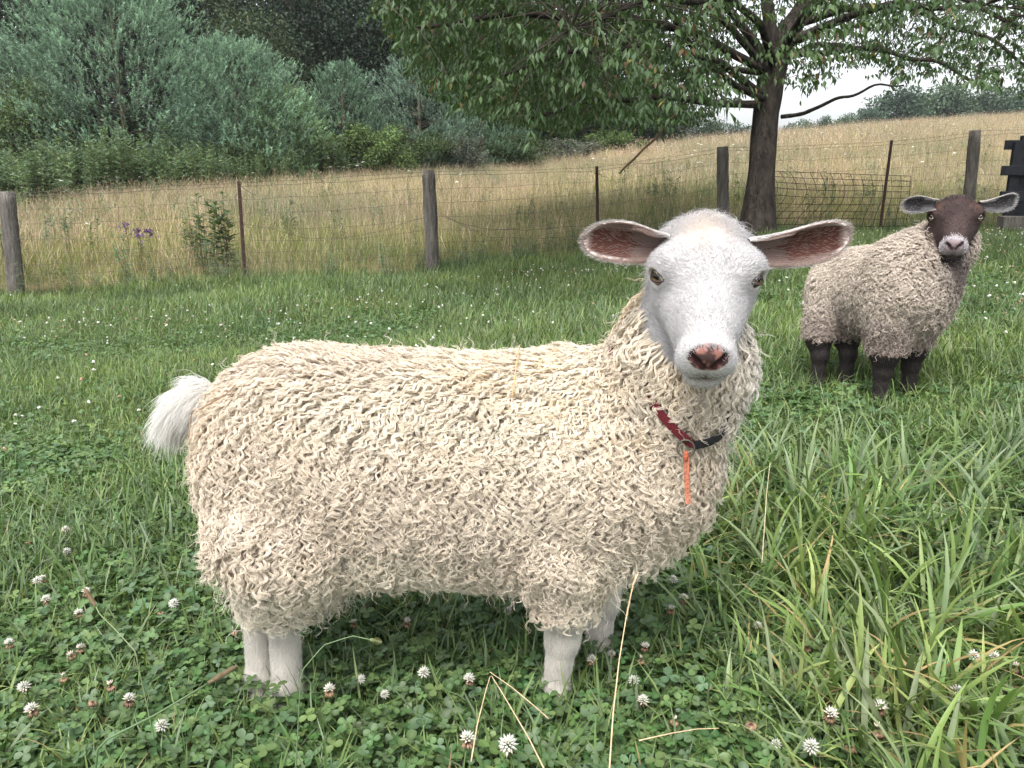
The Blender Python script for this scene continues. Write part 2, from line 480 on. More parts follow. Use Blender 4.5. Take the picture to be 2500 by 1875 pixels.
def ear_grid(root, tip, face_n, wmax, root_w=0.35, cup=0.55, bend=0.0, nu=26, nv=15, peak=0.55):
    """leaf-shaped cupped ear as a closed shell; returns verts, quads, inner flag, and (t, w)"""
    root = np.asarray(root, float); tip = np.asarray(tip, float)
    ax = tip - root; Ln = np.linalg.norm(ax); ax = ax / Ln
    fn = nrm(face_n - ax * (face_n @ ax)); up = np.cross(fn, ax)
    if up[2] < 0: up = -up
    t = np.linspace(0, 1, nu)[:, None]; w = np.linspace(-1, 1, nv)[None, :]
    prof = np.where(t < peak, root_w + (1 - root_w) * smooth01(t / peak), np.sqrt(np.clip(1 - ((t - peak) / (1 - peak)) ** 2.2, 0, 1)))
    hw = wmax * prof
    th = w * (1.15 * (1 - t) ** 1.2 + cup)                   # roll angle
    rr = hw / np.sin(np.minimum(1.15 * (1 - t) ** 1.2 + cup, 1.5))
    lat = rr * np.sin(th); fwd = rr * (1 - np.cos(th))
    c = root + ax * (t * Ln)[..., None] + up * (bend * Ln * np.sin(t * np.pi))[..., None]
    inner = c + up * lat[..., None] + fn * fwd[..., None]
    dn = -fn * np.cos(th)[..., None] + up * np.sin(th)[..., None]
    thick = 0.0042 * (1 - 0.55 * np.abs(w) ** 2) * (1.3 - 0.6 * t)
    outer = inner + dn * thick[..., None]
    V = np.vstack([inner.reshape(-1, 3), outer.reshape(-1, 3)])
    i = np.arange(nu - 1)[:, None] * nv; j = np.arange(nv - 1)[None, :]
    q = np.stack([i + j, i + j + 1, i + nv + j + 1, i + nv + j], -1).reshape(-1, 4)
    o = nu * nv
    q2 = q[:, ::-1] + o
    e = []
    for col in (0, nv - 1):
        k = np.arange(nu - 1) * nv + col
        x = np.stack([k, k + nv, k + nv + o, k + o], -1); e.append(x if col == 0 else x[:, ::-1])
    k = (nu - 1) * nv + np.arange(nv - 1); e.append(np.stack([k, k + 1, k + 1 + o, k + o], -1)[:, ::-1])
    Q = np.vstack([q, q2] + e)
    T = np.broadcast_to(t, (nu, nv)).ravel(); W = np.broadcast_to(w, (nu, nv)).ravel()
    # normals of shell
    ni = -dn.reshape(-1, 3); N = np.vstack([ni, -ni])
    return V, Q, N, np.concatenate([T, T]), np.concatenate([W, W]), np.concatenate([np.ones(nu * nv, bool), np.zeros(nu * nv, bool)])

def eyeball(name, c, gaze, upv, r, iris, mat, parent):
    """sphere with the iris and the sheep's flat pupil as its own vertex colours"""
    g = nrm(np.asarray(gaze, float)); x = nrm(np.cross(upv, g)); u = np.cross(g, x)
    na, nb = 64, 96
    ring = [];
    th = np.linspace(0, np.pi, na) ** 1.0; ph = np.linspace(0, 2 * np.pi, nb, endpoint=False)
    th = np.pi * (np.linspace(0, 1, na) ** 1.5)
    TH, PH = np.meshgrid(th, ph, indexing='ij')
    a = np.sin(TH) * np.cos(PH); b = np.sin(TH) * np.sin(PH); cz = np.cos(TH)
    bulge = 1 + 0.05 * np.exp(-(TH / 0.5) ** 2)
    V = np.asarray(c) + r * bulge[..., None] * (a[..., None] * x + b[..., None] * u + cz[..., None] * g)
    i = np.arange(na - 1)[:, None] * nb; j = np.arange(nb)[None, :]; j2 = (j + 1) % nb
    Q = np.stack([i + j, i + nb + j, i + nb + j2, i + j2], -1).reshape(-1, 4)
    A, B, T = a.ravel(), b.ravel(), TH.ravel()
    col = np.tile(np.array([0.10, 0.07, 0.055]), (len(T), 1))
    ir = T < 1.02
    f = smooth01(T / 1.02)[:, None]
    fibre = 1 + 0.18 * np.sin(PH.ravel() * 23)[:, None] * f
    col[ir] = (np.array(iris) * (1.05 - 0.35 * f ** 3) * fibre)[ir]
    edge = (T > 0.94) & (T < 1.1); col[edge] = (0.03, 0.022, 0.015)
    pup = (B / 0.27) ** 4 + (A / 0.56) ** 4 < 1; col[pup] = (0.004, 0.004, 0.005)
    return np_mesh(name, V.reshape(-1, 3), Q, mat, True, col, parent=parent)

def build_sheep(S):
    rng = np.random.default_rng(S["seed"])
    h = S["head"]; hs = h["s"]
    root = S["root"]
    f32 = lambda a: np.asarray(a, np.float32)
    bodyc = S["cones"]; bodye = S["ells"]; neck = S["neck"]; legs = S["legs"]
    def torso(p):
        d = None
        for (a, b, r1, r2) in bodyc:
            e = s_cone(p, f32(a), f32(b), r1, r2); d = e if d is None else smin(d, e, 0.07)
        for (c, r, R) in bodye:
            d = smin(d, s_ell(p, f32(c), f32(r), R), 0.05)
        return d
    def neckf(p):
        d = None
        for (a, b, r1, r2) in neck:
            e = s_cone(p, f32(a), f32(b), r1, r2); d = e if d is None else smin(d, e, 0.04)
        return d
    def legf(p):
        d = None
        for leg in legs:
            for (a, b, r1, r2) in leg:
                e = s_cone(p, f32(a), f32(b), r1, r2); d = e if d is None else smin(d, e, 0.012)
        return d
    def full(p):
        d = smin(torso(p), neckf(p), 0.08)
        d = smin(d, legf(p), 0.03)
        hd = head_sdf(h, p)
        return smin(d, hd, 0.022)
    V, Q, N = sdf_mesh(full, S["lo"], S["hi"], S["h"])
    # ---- regions
    q = to_head(h, V); dh = head_sdf(h, V.astype(np.float32), False) / hs
    face = (1 - smooth01((dh - 0.003) / 0.010)) * smooth01((q[:, 1] + 0.11) / 0.02) * smooth01((q[:, 2] + 0.108) / 0.015)
    gzv = ground_z(V[:, 0], V[:, 1]); hgt = V[:, 2] - gzv
    shank = 1 - smooth01((hgt - S["shank"] + 0.01) / 0.03)
    col = np.tile(f32(S["skin"]), (len(V), 1))
    nz1 = vnoise(V, 18, 2)[:, None] * 0.5 + vnoise(V, 60, 3)[:, None] * 0.5
    col = col * (1 + 0.08 * nz1)
    S["face_paint"](col, q, face, V)
    col = col * (1 - shank[:, None]) + f32(S["shank_col"]) * shank[:, None] * (1 + 0.1 * nz1)
    # ---- ears joined to the body mesh
    earV, earQ, earN, earC, earinfo = [], [], [], [], []
    n0 = len(V)
    for E in S["ears"]:
        ev, eq, en, T, W, inner = ear_grid(E["root"], E["tip"], np.asarray(E["n"], float), E["w"], cup=E.get("cup", 0.5), bend=E.get("bend", 0), root_w=E.get("rw", 0.35), peak=E.get("peak", 0.55))
        rim = smooth01((np.abs(W) - 0.72) / 0.22) * 1.0
        rim = np.maximum(rim, smooth01((T - 0.90) / 0.08))
        nn = vnoise(ev, 90, 5) * 0.5 + vnoise(ev, 260, 6) * 0.5
        inn = f32(E["inner"]) * (1 + 0.35 * nn[:, None]) * (1 - 0.35 * np.clip(T - 0.4, 0, 1))[:, None]
        c = inn * (1 - rim[:, None]) + f32(E["rim"]) * rim[:, None]
        c[~inner] = f32(E["outer"])
        earV.append(ev); earQ.append(eq + n0); earN.append(en); earC.append(c); n0 += len(ev)
        earinfo.append((ev, eq, en, T, W, inner, E))
    # ---- eyelids joined as well
    mb = MB(); eyes = []
    for sx in (-1, 1):
        c = from_head(h, EYE * np.array([sx, 1, 1]) * np.array([0.93, 1, 1]))
        gz_l = nrm(np.array([sx * 0.68, 0.40, 0.56])); g = h["R"] @ gz_l
        nose = nrm(h["R"] @ np.array([-sx * 0.5, 1.0, 0.0])); nose = nrm(nose - g * (nose @ g))
        # almond opening in the plane across the gaze: long axis dips to the nose
        long = nrm(nrm(np.cross(np.array([0, 0, 1.0]), g)) * 1.0 + 0.0); long = nrm(long - g * (long @ g))
        if long @ h["R"][:, 0] * sx > 0: long = -long          # towards the nose
        short = np.cross(g, long); short = short if short[2] > 0 else -short
        long = nrm(long - short * 0.38); short = nrm(np.cross(g, long)); short = short if short[2] > 0 else -short
        r = 0.0131 * hs
        th = np.linspace(0, 2 * np.pi, 40)
        aa = 0.0116 * hs * np.cos(th); bb = 0.0070 * hs * np.sin(th) * (1 - 0.28 * np.cos(th))
        ring = c + long * aa[:, None] + short * bb[:, None] + g * np.sqrt(np.maximum(r * r - aa ** 2 - bb ** 2, 0))[:, None]
        up_part = np.sin(th) > 0
        rad = np.where(up_part, 0.0019, 0.0014) * hs
        mb.tube(ring, rad, 8, S["lid"], caps=False)
        aa *= 1.10; bb *= 1.17
        ring2 = c + long * aa[:, None] + short * bb[:, None] + g * np.sqrt(np.maximum(r * r - aa ** 2 - bb ** 2, 0))[:, None] * 0.93
        eyes.append((c, g, short, ring[up_part], long))
    lv = np.vstack(mb.v).astype(float); lq = np.vstack(mb.q) + n0; lc = np.vstack(mb.c)
    AV = np.vstack([V] + earV + [lv]); AQ = np.vstack([Q] + earQ + [lq]); AC = np.vstack([col] + earC + [lc])
    body = np_mesh("body", AV, AQ, S["mat_skin"], True, np.clip(AC, 0, 1), parent=root)
    for (c, g, up, _r, _l) in eyes:
        eyeball("eye", c, g, up, 0.0118 * hs, S["iris"], S["mat_eye"], root)
    # ---- fleece
    def wool_w(p):
        qq = to_head(h, p); dd = head_sdf(h, p.astype(np.float32), False) / hs
        fc = (1 - smooth01((dd - S.get("cheek", 0.006)) / 0.018)) * smooth01((qq[:, 1] + 0.150) / 0.02) * smooth01((qq[:, 2] + 0.118) / 0.02)
        hh = p[:, 2] - ground_z(p[:, 0], p[:, 1])
        sh = 1 - smooth01((hh - S["shank"]) / 0.02)
        w = np.clip(1 - 1.3 * fc, 0, 1) * np.clip(1 - 1.2 * sh, 0, 1)
        for ex in S.get("bare", ()):
            w = w * smooth01((np.linalg.norm(p - ex[0], axis=1) - ex[1]) / 0.02)
        return w
    G = np.array([0, 0, -1.0]); side = S["fwd"]
    allp, allr, allc = [], [], []
    for (NL, lenf, hf, m, ampf) in ((S["locks"], 1.0, 1.0, S["m"], 1.0), (int(S["locks"] * 0.9), 0.62, 0.50, max(4, S["m"] - 4), 0.8)):
        rp, rn = sample_surface(V, Q, N, NL, rng, wool_w)
        noise_d = np.stack([vnoise(rp, 8, 11), vnoise(rp, 8, 12), vnoise(rp, 8, 13)], -1)
        hor = np.clip(rn[:, 2], 0, 1)[:, None]
        g = G + noise_d * 0.45 + rng.standard_normal((NL, 3)) * 0.10 - side * 0.9 * hor ** 2
        g = g - rn * (g * rn).sum(1, keepdims=True) * np.where(rn[:, 2] < -0.3, 0.40, 1.0)[:, None]
        g = nrm(g)
        big = vnoise(rp, 5, 21)
        L = S["lock_len"] * lenf * (0.75 + 0.5 * rng.random(NL)) * (1 + 0.2 * big)
        hh = rp[:, 2] - ground_z(rp[:, 0], rp[:, 1])
        low = smooth01(1 - (hh - S["shank"]) / 0.16)
        L = L * (1 - 0.55 * low)
        topz = smooth01((rn[:, 2] - 0.45) / 0.35)
        amp = S["amp"] * ampf * (0.6 + 0.6 * rng.random(NL)) * (1 - 0.35 * topz)
        fr = L / S["wave"] * (0.85 + 0.3 * rng.random(NL)) * (1 + 0.25 * vnoise(rp, 10, 44))
        Hh = S["lock_h"] * hf * (0.65 + 0.45 * rng.random(NL))
        Hh = Hh * (1 - 0.40 * low) * (1 + 0.25 * topz) * np.where(rn[:, 2] < -0.2, 0.75, 1.0)
        ph = np.mod(3.0 * np.pi * vnoise(rp, 22, 45) + rng.random(NL) * 1.3, 2 * np.pi)
        pts, rad = lock_strands(rp, rn, g, L, amp, fr, ph, Hh, m, S["spread"], S["rad"], S["K"], rng, curl_tip=S["tip"])
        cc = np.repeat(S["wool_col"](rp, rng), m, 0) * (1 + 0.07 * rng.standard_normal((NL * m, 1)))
        allp.append(pts); allr.append(rad); allc.append(cc)
    hair_object("fleece", np.vstack(allp), np.vstack(allr), S["mat_wool"], root, np.clip(np.vstack(allc), 0, 1))
    # ---- loose fluff that stands off the outline
    NF = S["fluff"]; NS = S.get("strays", 0)
    rp, rn = sample_surface(V, Q, N, NF, rng, wool_w)
    g = nrm(G * 0.5 + rng.standard_normal((NF, 3)) * 0.6 + rn * 0.5)
    L = S["lock_len"] * (0.35 + 0.4 * rng.random(NF))
    pts, rad = lock_strands(rp + rn * S["lock_h"] * 0.4, rn, g, L, S["amp"] * (0.4 + rng.random(NF)), L / S["wave"], rng.random(NF) * 6.28, S["lock_h"] * (0.3 + 0.8 * rng.random(NF)), 2, 0.004, S["rad"] * 0.6, 9, rng)
    cc = np.repeat(S["wool_col"](rp, rng), 2, 0)
    hair_object("fleece_fluff", pts, rad, S["mat_wool"], root, np.clip(cc * 1.08, 0, 1))
    # ---- single hairs over the locks, coloured lighter to paint in fine highlights
    if NS:
        rp, rn = sample_surface(V, Q, N, NS, rng, wool_w)
        g = G + rng.standard_normal((NS, 3)) * 0.45; g = nrm(g - rn * (g * rn).sum(1, keepdims=True))
        pts, rad = lock_strands(rp + rn * S["lock_h"] * 0.75, rn, g, S["lock_len"] * (0.4 + 0.5 * rng.random(NS)), S["amp"] * (0.5 + 0.9 * rng.random(NS)), 1.2 + 1.3 * rng.random(NS), rng.random(NS) * 6.28, S["lock_h"] * (0.2 + 0.5 * rng.random(NS)), 1, 0.0001, S["rad"] * 0.75, 13, rng, curl_tip=S["tip"])
        hair_object("fleece_strays", pts, rad, S["mat_wool"], root, np.clip(S["wool_col"](rp, rng) * 1.06, 0, 0.9))
    # ---- short hair of face, legs and ears
    def face_w(p):
        qq = to_head(h, p); dd = head_sdf(h, p.astype(np.float32), False) / hs
        fc = (1 - smooth01((dd - S.get("cheek", 0.006) - 0.004) / 0.020)) * smooth01((qq[:, 1] + 0.165) / 0.02) * smooth01((qq[:, 2] + 0.130) / 0.02)
        nose = (1 - smooth01((np.linalg.norm((qq - np.array([0, 0.124, -0.028])) / np.array([1.25, 1, 1.0]), axis=1) - 0.015) / 0.004))
        ex = np.abs(qq[:, 0]); eye = 1 - smooth01((np.linalg.norm(np.stack([ex, qq[:, 1], qq[:, 2]], -1) - EYE, axis=1) - 0.015) / 0.004)
        hh = p[:, 2] - ground_z(p[:, 0], p[:, 1])
        leg = 1 - smooth01((hh - S["shank"] - 0.01) / 0.02)
        return np.clip(fc * (1 - nose) * (1 - eye) + 0.45 * leg, 0, 1)
    NH = S["short_n"]
    rp, rn = sample_surface(V, Q, N, NH, rng, face_w)
    qq = to_head(h, rp); qn = rn @ h["R"]
    isleg = (rp[:, 2] - ground_z(rp[:, 0], rp[:, 1])) < S["shank"] + 0.03
    fl = np.stack([14 * qq[:, 0], -0.8 + 0 * qq[:, 0], 0.15 - 6 * np.abs(qq[:, 0])], -1)
    fl = fl + rng.standard_normal(fl.shape) * 0.28 + np.stack([vnoise(qq, 45, 61), vnoise(qq, 45, 62), 0 * qq[:, 0]], -1) * 0.5
    fl = fl @ h["R"].T
    fl[isleg] = G + rng.standard_normal((isleg.sum(), 3)) * 0.2
    fl = nrm(fl - rn * (fl * rn).sum(1, keepdims=True))
    crown = smooth01((-qq[:, 1] - 0.035) / 0.04) * (~isleg)
    Ls = (0.0068 + S.get("knot", 0.021) * crown) * hs * (0.7 + 0.6 * rng.random(NH)); Ls[isleg] = 0.014
    muz = smooth01((qq[:, 1] - 0.075) / 0.03); Ls = Ls * (1 - 0.45 * muz * (~isleg)); dr = head_sdf(h, rp.astype(np.float32), False) / hs; Ls = Ls + 0.012 * smooth01((dr - 0.003) / 0.015) * (~isleg) * hs
    K = 5; t = np.linspace(0, 1, K)[None, :, None]
    lift = (0.22 + 0.80 * crown * rng.random(NH) ** 0.5)[:, None, None]
    dv = nrm(fl[:, None, :] * (1.0) + rn[:, None, :] * lift * (1.25 - 0.9 * t))
    pts = rp[:, None, :] + dv * Ls[:, None, None] * t + rng.standard_normal((NH, 1, 3)) * 0.0016 * t ** 2
    c = S["face_hair_col"](qq, rng, isleg)
    rad = S["hair_rad"] * np.array([1, 0.95, 0.8, 0.55, 0.2])
    allp = [pts]; allc = [c]; allr = [np.broadcast_to(rad, (NH, K))]
    # lashes
    for (c0, g, up, rg, lg) in eyes:
        k = 16; i = rng.integers(0, len(rg), k); p0 = rg[i] + g * 0.001 + rng.standard_normal((k, 3)) * 0.0005
        tt3 = t
        dl = nrm(g * 0.75 + up * 0.55 + rng.standard_normal((k, 3)) * 0.22)[:, None, :] + np.array([0, 0, -1.0]) * tt3 * 1.1
        allp.append(p0[:, None, :] + dl * (0.008 * hs * (0.6 + 0.6 * rng.random(k)))[:, None, None] * tt3)
        allc.append(np.tile(f32(S["lash"]), (k, 1))); allr.append(np.broadcast_to(rad * 0.6, (k, K)))
    # ears
    for (ev, eq, en, T, W, inner, E) in earinfo:
        ne = E["hairs"]
        tv = T; wv = W; inn = inner
        wt = lambda p: np.ones(len(p))
        rp, rn = sample_surface(ev, eq, en, ne, rng)
        rt = E["root"]; axv = nrm(np.asarray(E["tip"]) - np.asarray(E["root"])); Ln = np.linalg.norm(np.asarray(E["tip"]) - np.asarray(E["root"]))
        tt = ((rp - rt) @ axv) / Ln
        fn = nrm(np.asarray(E["n"], float))
        isin = (rn @ fn) > 0.15
        upv = np.cross(fn, axv); upv = upv if upv[2] > 0 else -upv
        ww = np.abs((rp - rt) @ upv) / E["w"]
        keep = (~isin) | (rng.random(ne) < np.clip(np.maximum((ww - 0.62) * 5, (tt - 0.85) * 6), 0.10, 1)) | ((tt < 0.28) & (rng.random(ne) < 0.8))
        rp, rn, isin, tt = rp[keep], rn[keep], isin[keep], tt[keep]; k = len(rp)
        fl = axv + rng.standard_normal((k, 3)) * 0.25 + upv * (0.35 * np.sign((rp - rt) @ upv))[:, None]
        fl = nrm(fl - rn * (fl * rn).sum(1, keepdims=True))
        Ls = (0.007 + 0.012 * (tt < 0.3) * isin) * hs * (0.7 + 0.6 * rng.random(k))
        dv = nrm(fl[:, None, :] + rn[:, None, :] * 0.35 * (1.2 - t))
        pts = rp[:, None, :] + dv * Ls[:, None, None] * t
        c = np.where(isin[:, None], f32(E["hair_in"]), f32(E["hair_out"])) * (1 + 0.06 * rng.standard_normal((k, 1)))
        allp.append(pts); allc.append(c); allr.append(np.broadcast_to(rad, (k, K)))
    hair_object("short_hair", np.vstack(allp), np.vstack(allr), S["mat_hair"], root, np.clip(np.vstack(allc), 0, 1))
    return V, Q, N, body

def tail_hair(name, path, rads, n, L, rad, col, mat, parent, rng, spread=0.35):
    """long soft hair growing from a tapered tail stump and falling along it"""
    path = np.asarray(path, float); m = len(path) - 1
    u = rng.random(n) ** 0.9 * m; i = np.minimum(u.astype(int), m - 1); f = (u - i)[:, None]
    c = path[i] * (1 - f) + path[i + 1] * f; tg = nrm(path[i + 1] - path[i])
    r = np.asarray(rads)[i] * (1 - f[:, 0]) + np.asarray(rads)[i + 1] * f[:, 0]
    d = nrm(rng.standard_normal((n, 3))); d = nrm(d - tg * (d * tg).sum(1, keepdims=True))
    K = 8; t = np.linspace(0, 1, K)[None, :, None]
    LL = (L * (0.5 + 0.5 * rng.random(n) + 0.9 * rng.random(n) ** 8))[:, None, None]
    p0 = c + d * r[:, None]
    dirv = nrm(tg[:, None, :] * (0.55 + 0.7 * t) + d[:, None, :] * (1.2 - 1.0 * t) + np.array([0, 0, -1.0]) * (0.25 + 0.6 * t) + rng.standard_normal((n, 1, 3)) * 0.16)
    pts = p0[:, None, :] + np.cumsum(np.concatenate([np.zeros((n, 1, 3)), dirv[:, 1:]], 1), 1) * LL / (K - 1)
    cc = np.asarray(col) * (1 + 0.05 * rng.standard_normal((n, 1)))
    hair_object(name, pts, rad * np.array([1, 1, .95, .9, .8, .65, .45, .15]), mat, parent, np.clip(cc, 0, 1))

def hair_mat(name, rough=0.55, rnd=0.10, trans=0.25, sheen=0.3):
    m, nt, b = mat_nodes(name); N, L = nt.nodes, nt.links
    at = N.new("ShaderNodeAttribute"); at.attribute_name = "col"
    hi = N.new("ShaderNodeHairInfo")
    mr = N.new("ShaderNodeMapRange"); mr.inputs["To Min"].default_value = 1 - rnd; mr.inputs["To Max"].default_value = 1 + rnd
    L.new(hi.outputs["Random"], mr.inputs["Value"])
    sc = N.new("ShaderNodeVectorMath"); sc.operation = 'SCALE'
    L.new(at.outputs["Color"], sc.inputs[0]); L.new(mr.outputs[0], sc.inputs["Scale"])
    L.new(sc.outputs[0], b.inputs["Base Color"])
    b.inputs["Roughness"].default_value = rough; b.inputs["Specular IOR Level"].default_value = 0.35
    tr = N.new("ShaderNodeBsdfTranslucent"); L.new(sc.outputs[0], tr.inputs["Color"])
    ms = N.new("ShaderNodeMixShader"); ms.inputs[0].default_value = trans
    L.new(b.outputs[0], ms.inputs[1]); L.new(tr.outputs[0], ms.inputs[2]); L.new(ms.outputs[0], N["Material Output"].inputs["Surface"])
    return m

M_SKIN = mat_vcol("sheep_skin", rough=0.75, noise=0.06, nscale=120, spec=0.25)
M_WOOL = hair_mat("wool", 0.38, 0.16, 0.22)
M_HAIR = hair_mat("short_hair", 0.5, 0.06, 0.35)
M_EYE = mat_vcol("eye", rough=0.08, spec=0.35)

# ---------------------------------------------------------------- the white ewe in front
def paint_white(col, q, face, V):
    w = face[:, None]
    base = np.array([0.56, 0.53, 0.52]) * np.ones_like(col)
    spot = np.exp(-(((q[:, 0] + 0.004) / 0.03) ** 2 + ((q[:, 1] + 0.045) / 0.03) ** 2))[:, None] * (q[:, 2:3] > -0.03)
    base = base * (1 - 0.35 * spot) + np.array([0.74, 0.62, 0.50]) * 0.35 * spot
    col[:] = col * (1 - w) + base * w
    # nose leather: pink with black freckles
    e = np.sqrt((q[:, 0] / 1.25) ** 2 + (q[:, 1] - 0.1255) ** 2 + ((q[:, 2] + 0.0285) * 0.85) ** 2)
    vshape = np.clip((q[:, 2] + 0.054) / 0.026, 0.20, 1)
    nose = (1 - smooth01((e - 0.0195 * vshape) / 0.0035))[:, None]
    fre = smooth01((vnoise(q, 200, 7) + 0.45 * vnoise(q, 330, 8) + 0.35 * smooth01((np.abs(q[:, 0]) - 0.010) / 0.008) + 0.06) / 0.14)[:, None]
    pink = np.array([0.27, 0.125, 0.10]); dark = np.array([0.030, 0.020, 0.022])
    nc = pink * (1 - 0.85 * fre) + dark * 0.85 * fre
    ax = np.abs(q[:, 0]); nos = (1 - smooth01((s_cone(np.stack([ax, q[:, 1], q[:, 2]], -1), np.array((0.006, 0.130, -0.0335)), np.array((0.0178, 0.119, -0.0225)), 0.003, 0.0042) - 0.0006) / 0.0022))[:, None]
    nc = nc * (1 - nos) + np.array([0.035, 0.012, 0.012]) * nos
    col[:] = col * (1 - nose) + nc * nose
    # lip: greyed skin round the mouth
    lip = np.exp(-((q[:, 2] + 0.0690) / 0.0042) ** 2)[:, None] * smooth01((q[:, 1] - 0.102) / 0.012)[:, None]
    col[:] = col * (1 - 0.75 * lip) + np.array([0.22, 0.12, 0.11]) * 0.75 * lip
    mz = np.exp(-((q[:, 2] + 0.055) / 0.009) ** 2 - (q[:, 0] / 0.020) ** 2)[:, None] * smooth01((q[:, 1] - 0.11) / 0.012)[:, None]
    col[:] = col * (1 - 0.5 * mz) + np.array([0.42, 0.36, 0.37]) * 0.5 * mz

def hair_white(q, rng, isleg):
    n = len(q)
    c = np.tile(np.array([0.54, 0.53, 0.54]), (n, 1))
    spot = (np.exp(-(((q[:, 0] + 0.004) / 0.028) ** 2 + ((q[:, 1] + 0.045) / 0.03) ** 2)) * (q[:, 2] > -0.03))[:, None] * (~isleg)[:, None]
    c = c * (1 - 0.5 * spot) + np.array([0.82, 0.68, 0.55]) * 0.5 * spot
    mz = np.maximum(0.95 * np.exp(-((q[:, 2] + 0.0690 - 3.5 * q[:, 0] ** 2) / 0.0036) ** 2 - (q[:, 0] / 0.034) ** 4) * smooth01((q[:, 1] - 0.095) / 0.012), 0.55 * np.exp(-((q[:, 2] + 0.056) / 0.008) ** 2 - (q[:, 0] / 0.016) ** 2) * smooth01((q[:, 1] - 0.105) / 0.012)) * (~isleg)
    dark = (rng.random(n) < mz)[:, None]
    c = np.where(dark, np.array([0.20, 0.16, 0.165]), c)
    fq = np.stack([np.abs(q[:, 0]), q[:, 1], q[:, 2]], -1)
    er = np.exp(-((np.linalg.norm(fq - EYE - np.array([-0.004, 0, 0.004]), axis=1) / 0.021) ** 4))[:, None]
    c = c * (1 - 0.28 * er * (~isleg)[:, None])
    c[isleg] = np.array([0.73, 0.70, 0.66]) * (1 + 0.14 * vnoise(q[isleg], 40, 63)[:, None])
    return c * (1 + 0.05 * rng.standard_normal((n, 1)))

def wool_white(p, rng):
    n = len(p)
    a = np.array([0.73, 0.665, 0.555]); b = np.array([0.73, 0.585, 0.39]); w = np.array([0.70, 0.69, 0.655]); br = np.array([0.58, 0.48, 0.39])
    k = vnoise(p, 7, 31) * 0.5 + vnoise(p, 22, 32) * 0.5 + rng.standard_normal(n) * 0.30
    gold = smooth01((k + 0.1) / 0.8) * (0.25 + 0.75 * smooth01((p[:, 2] - 0.40) / 0.12))
    c = a + (b - a) * (gold * 0.55)[:, None]
    pale = smooth01((p[:, 0] - 0.24) / 0.10) * 0.85
    pale = np.maximum(pale, smooth01((0.20 - (p[:, 2] - ground_z(p[:, 0], p[:, 1]))) / 0.08) * 0.5)
    c = c + (w - c) * pale[:, None]
    dirty = smooth01((vnoise(p, 5, 35) - 0.1) / 0.5) * (1 - pale) * 0.45
    c = c + (br - c) * dirty[:, None]
    return c * (1 + 0.06 * rng.standard_normal((n, 1)))

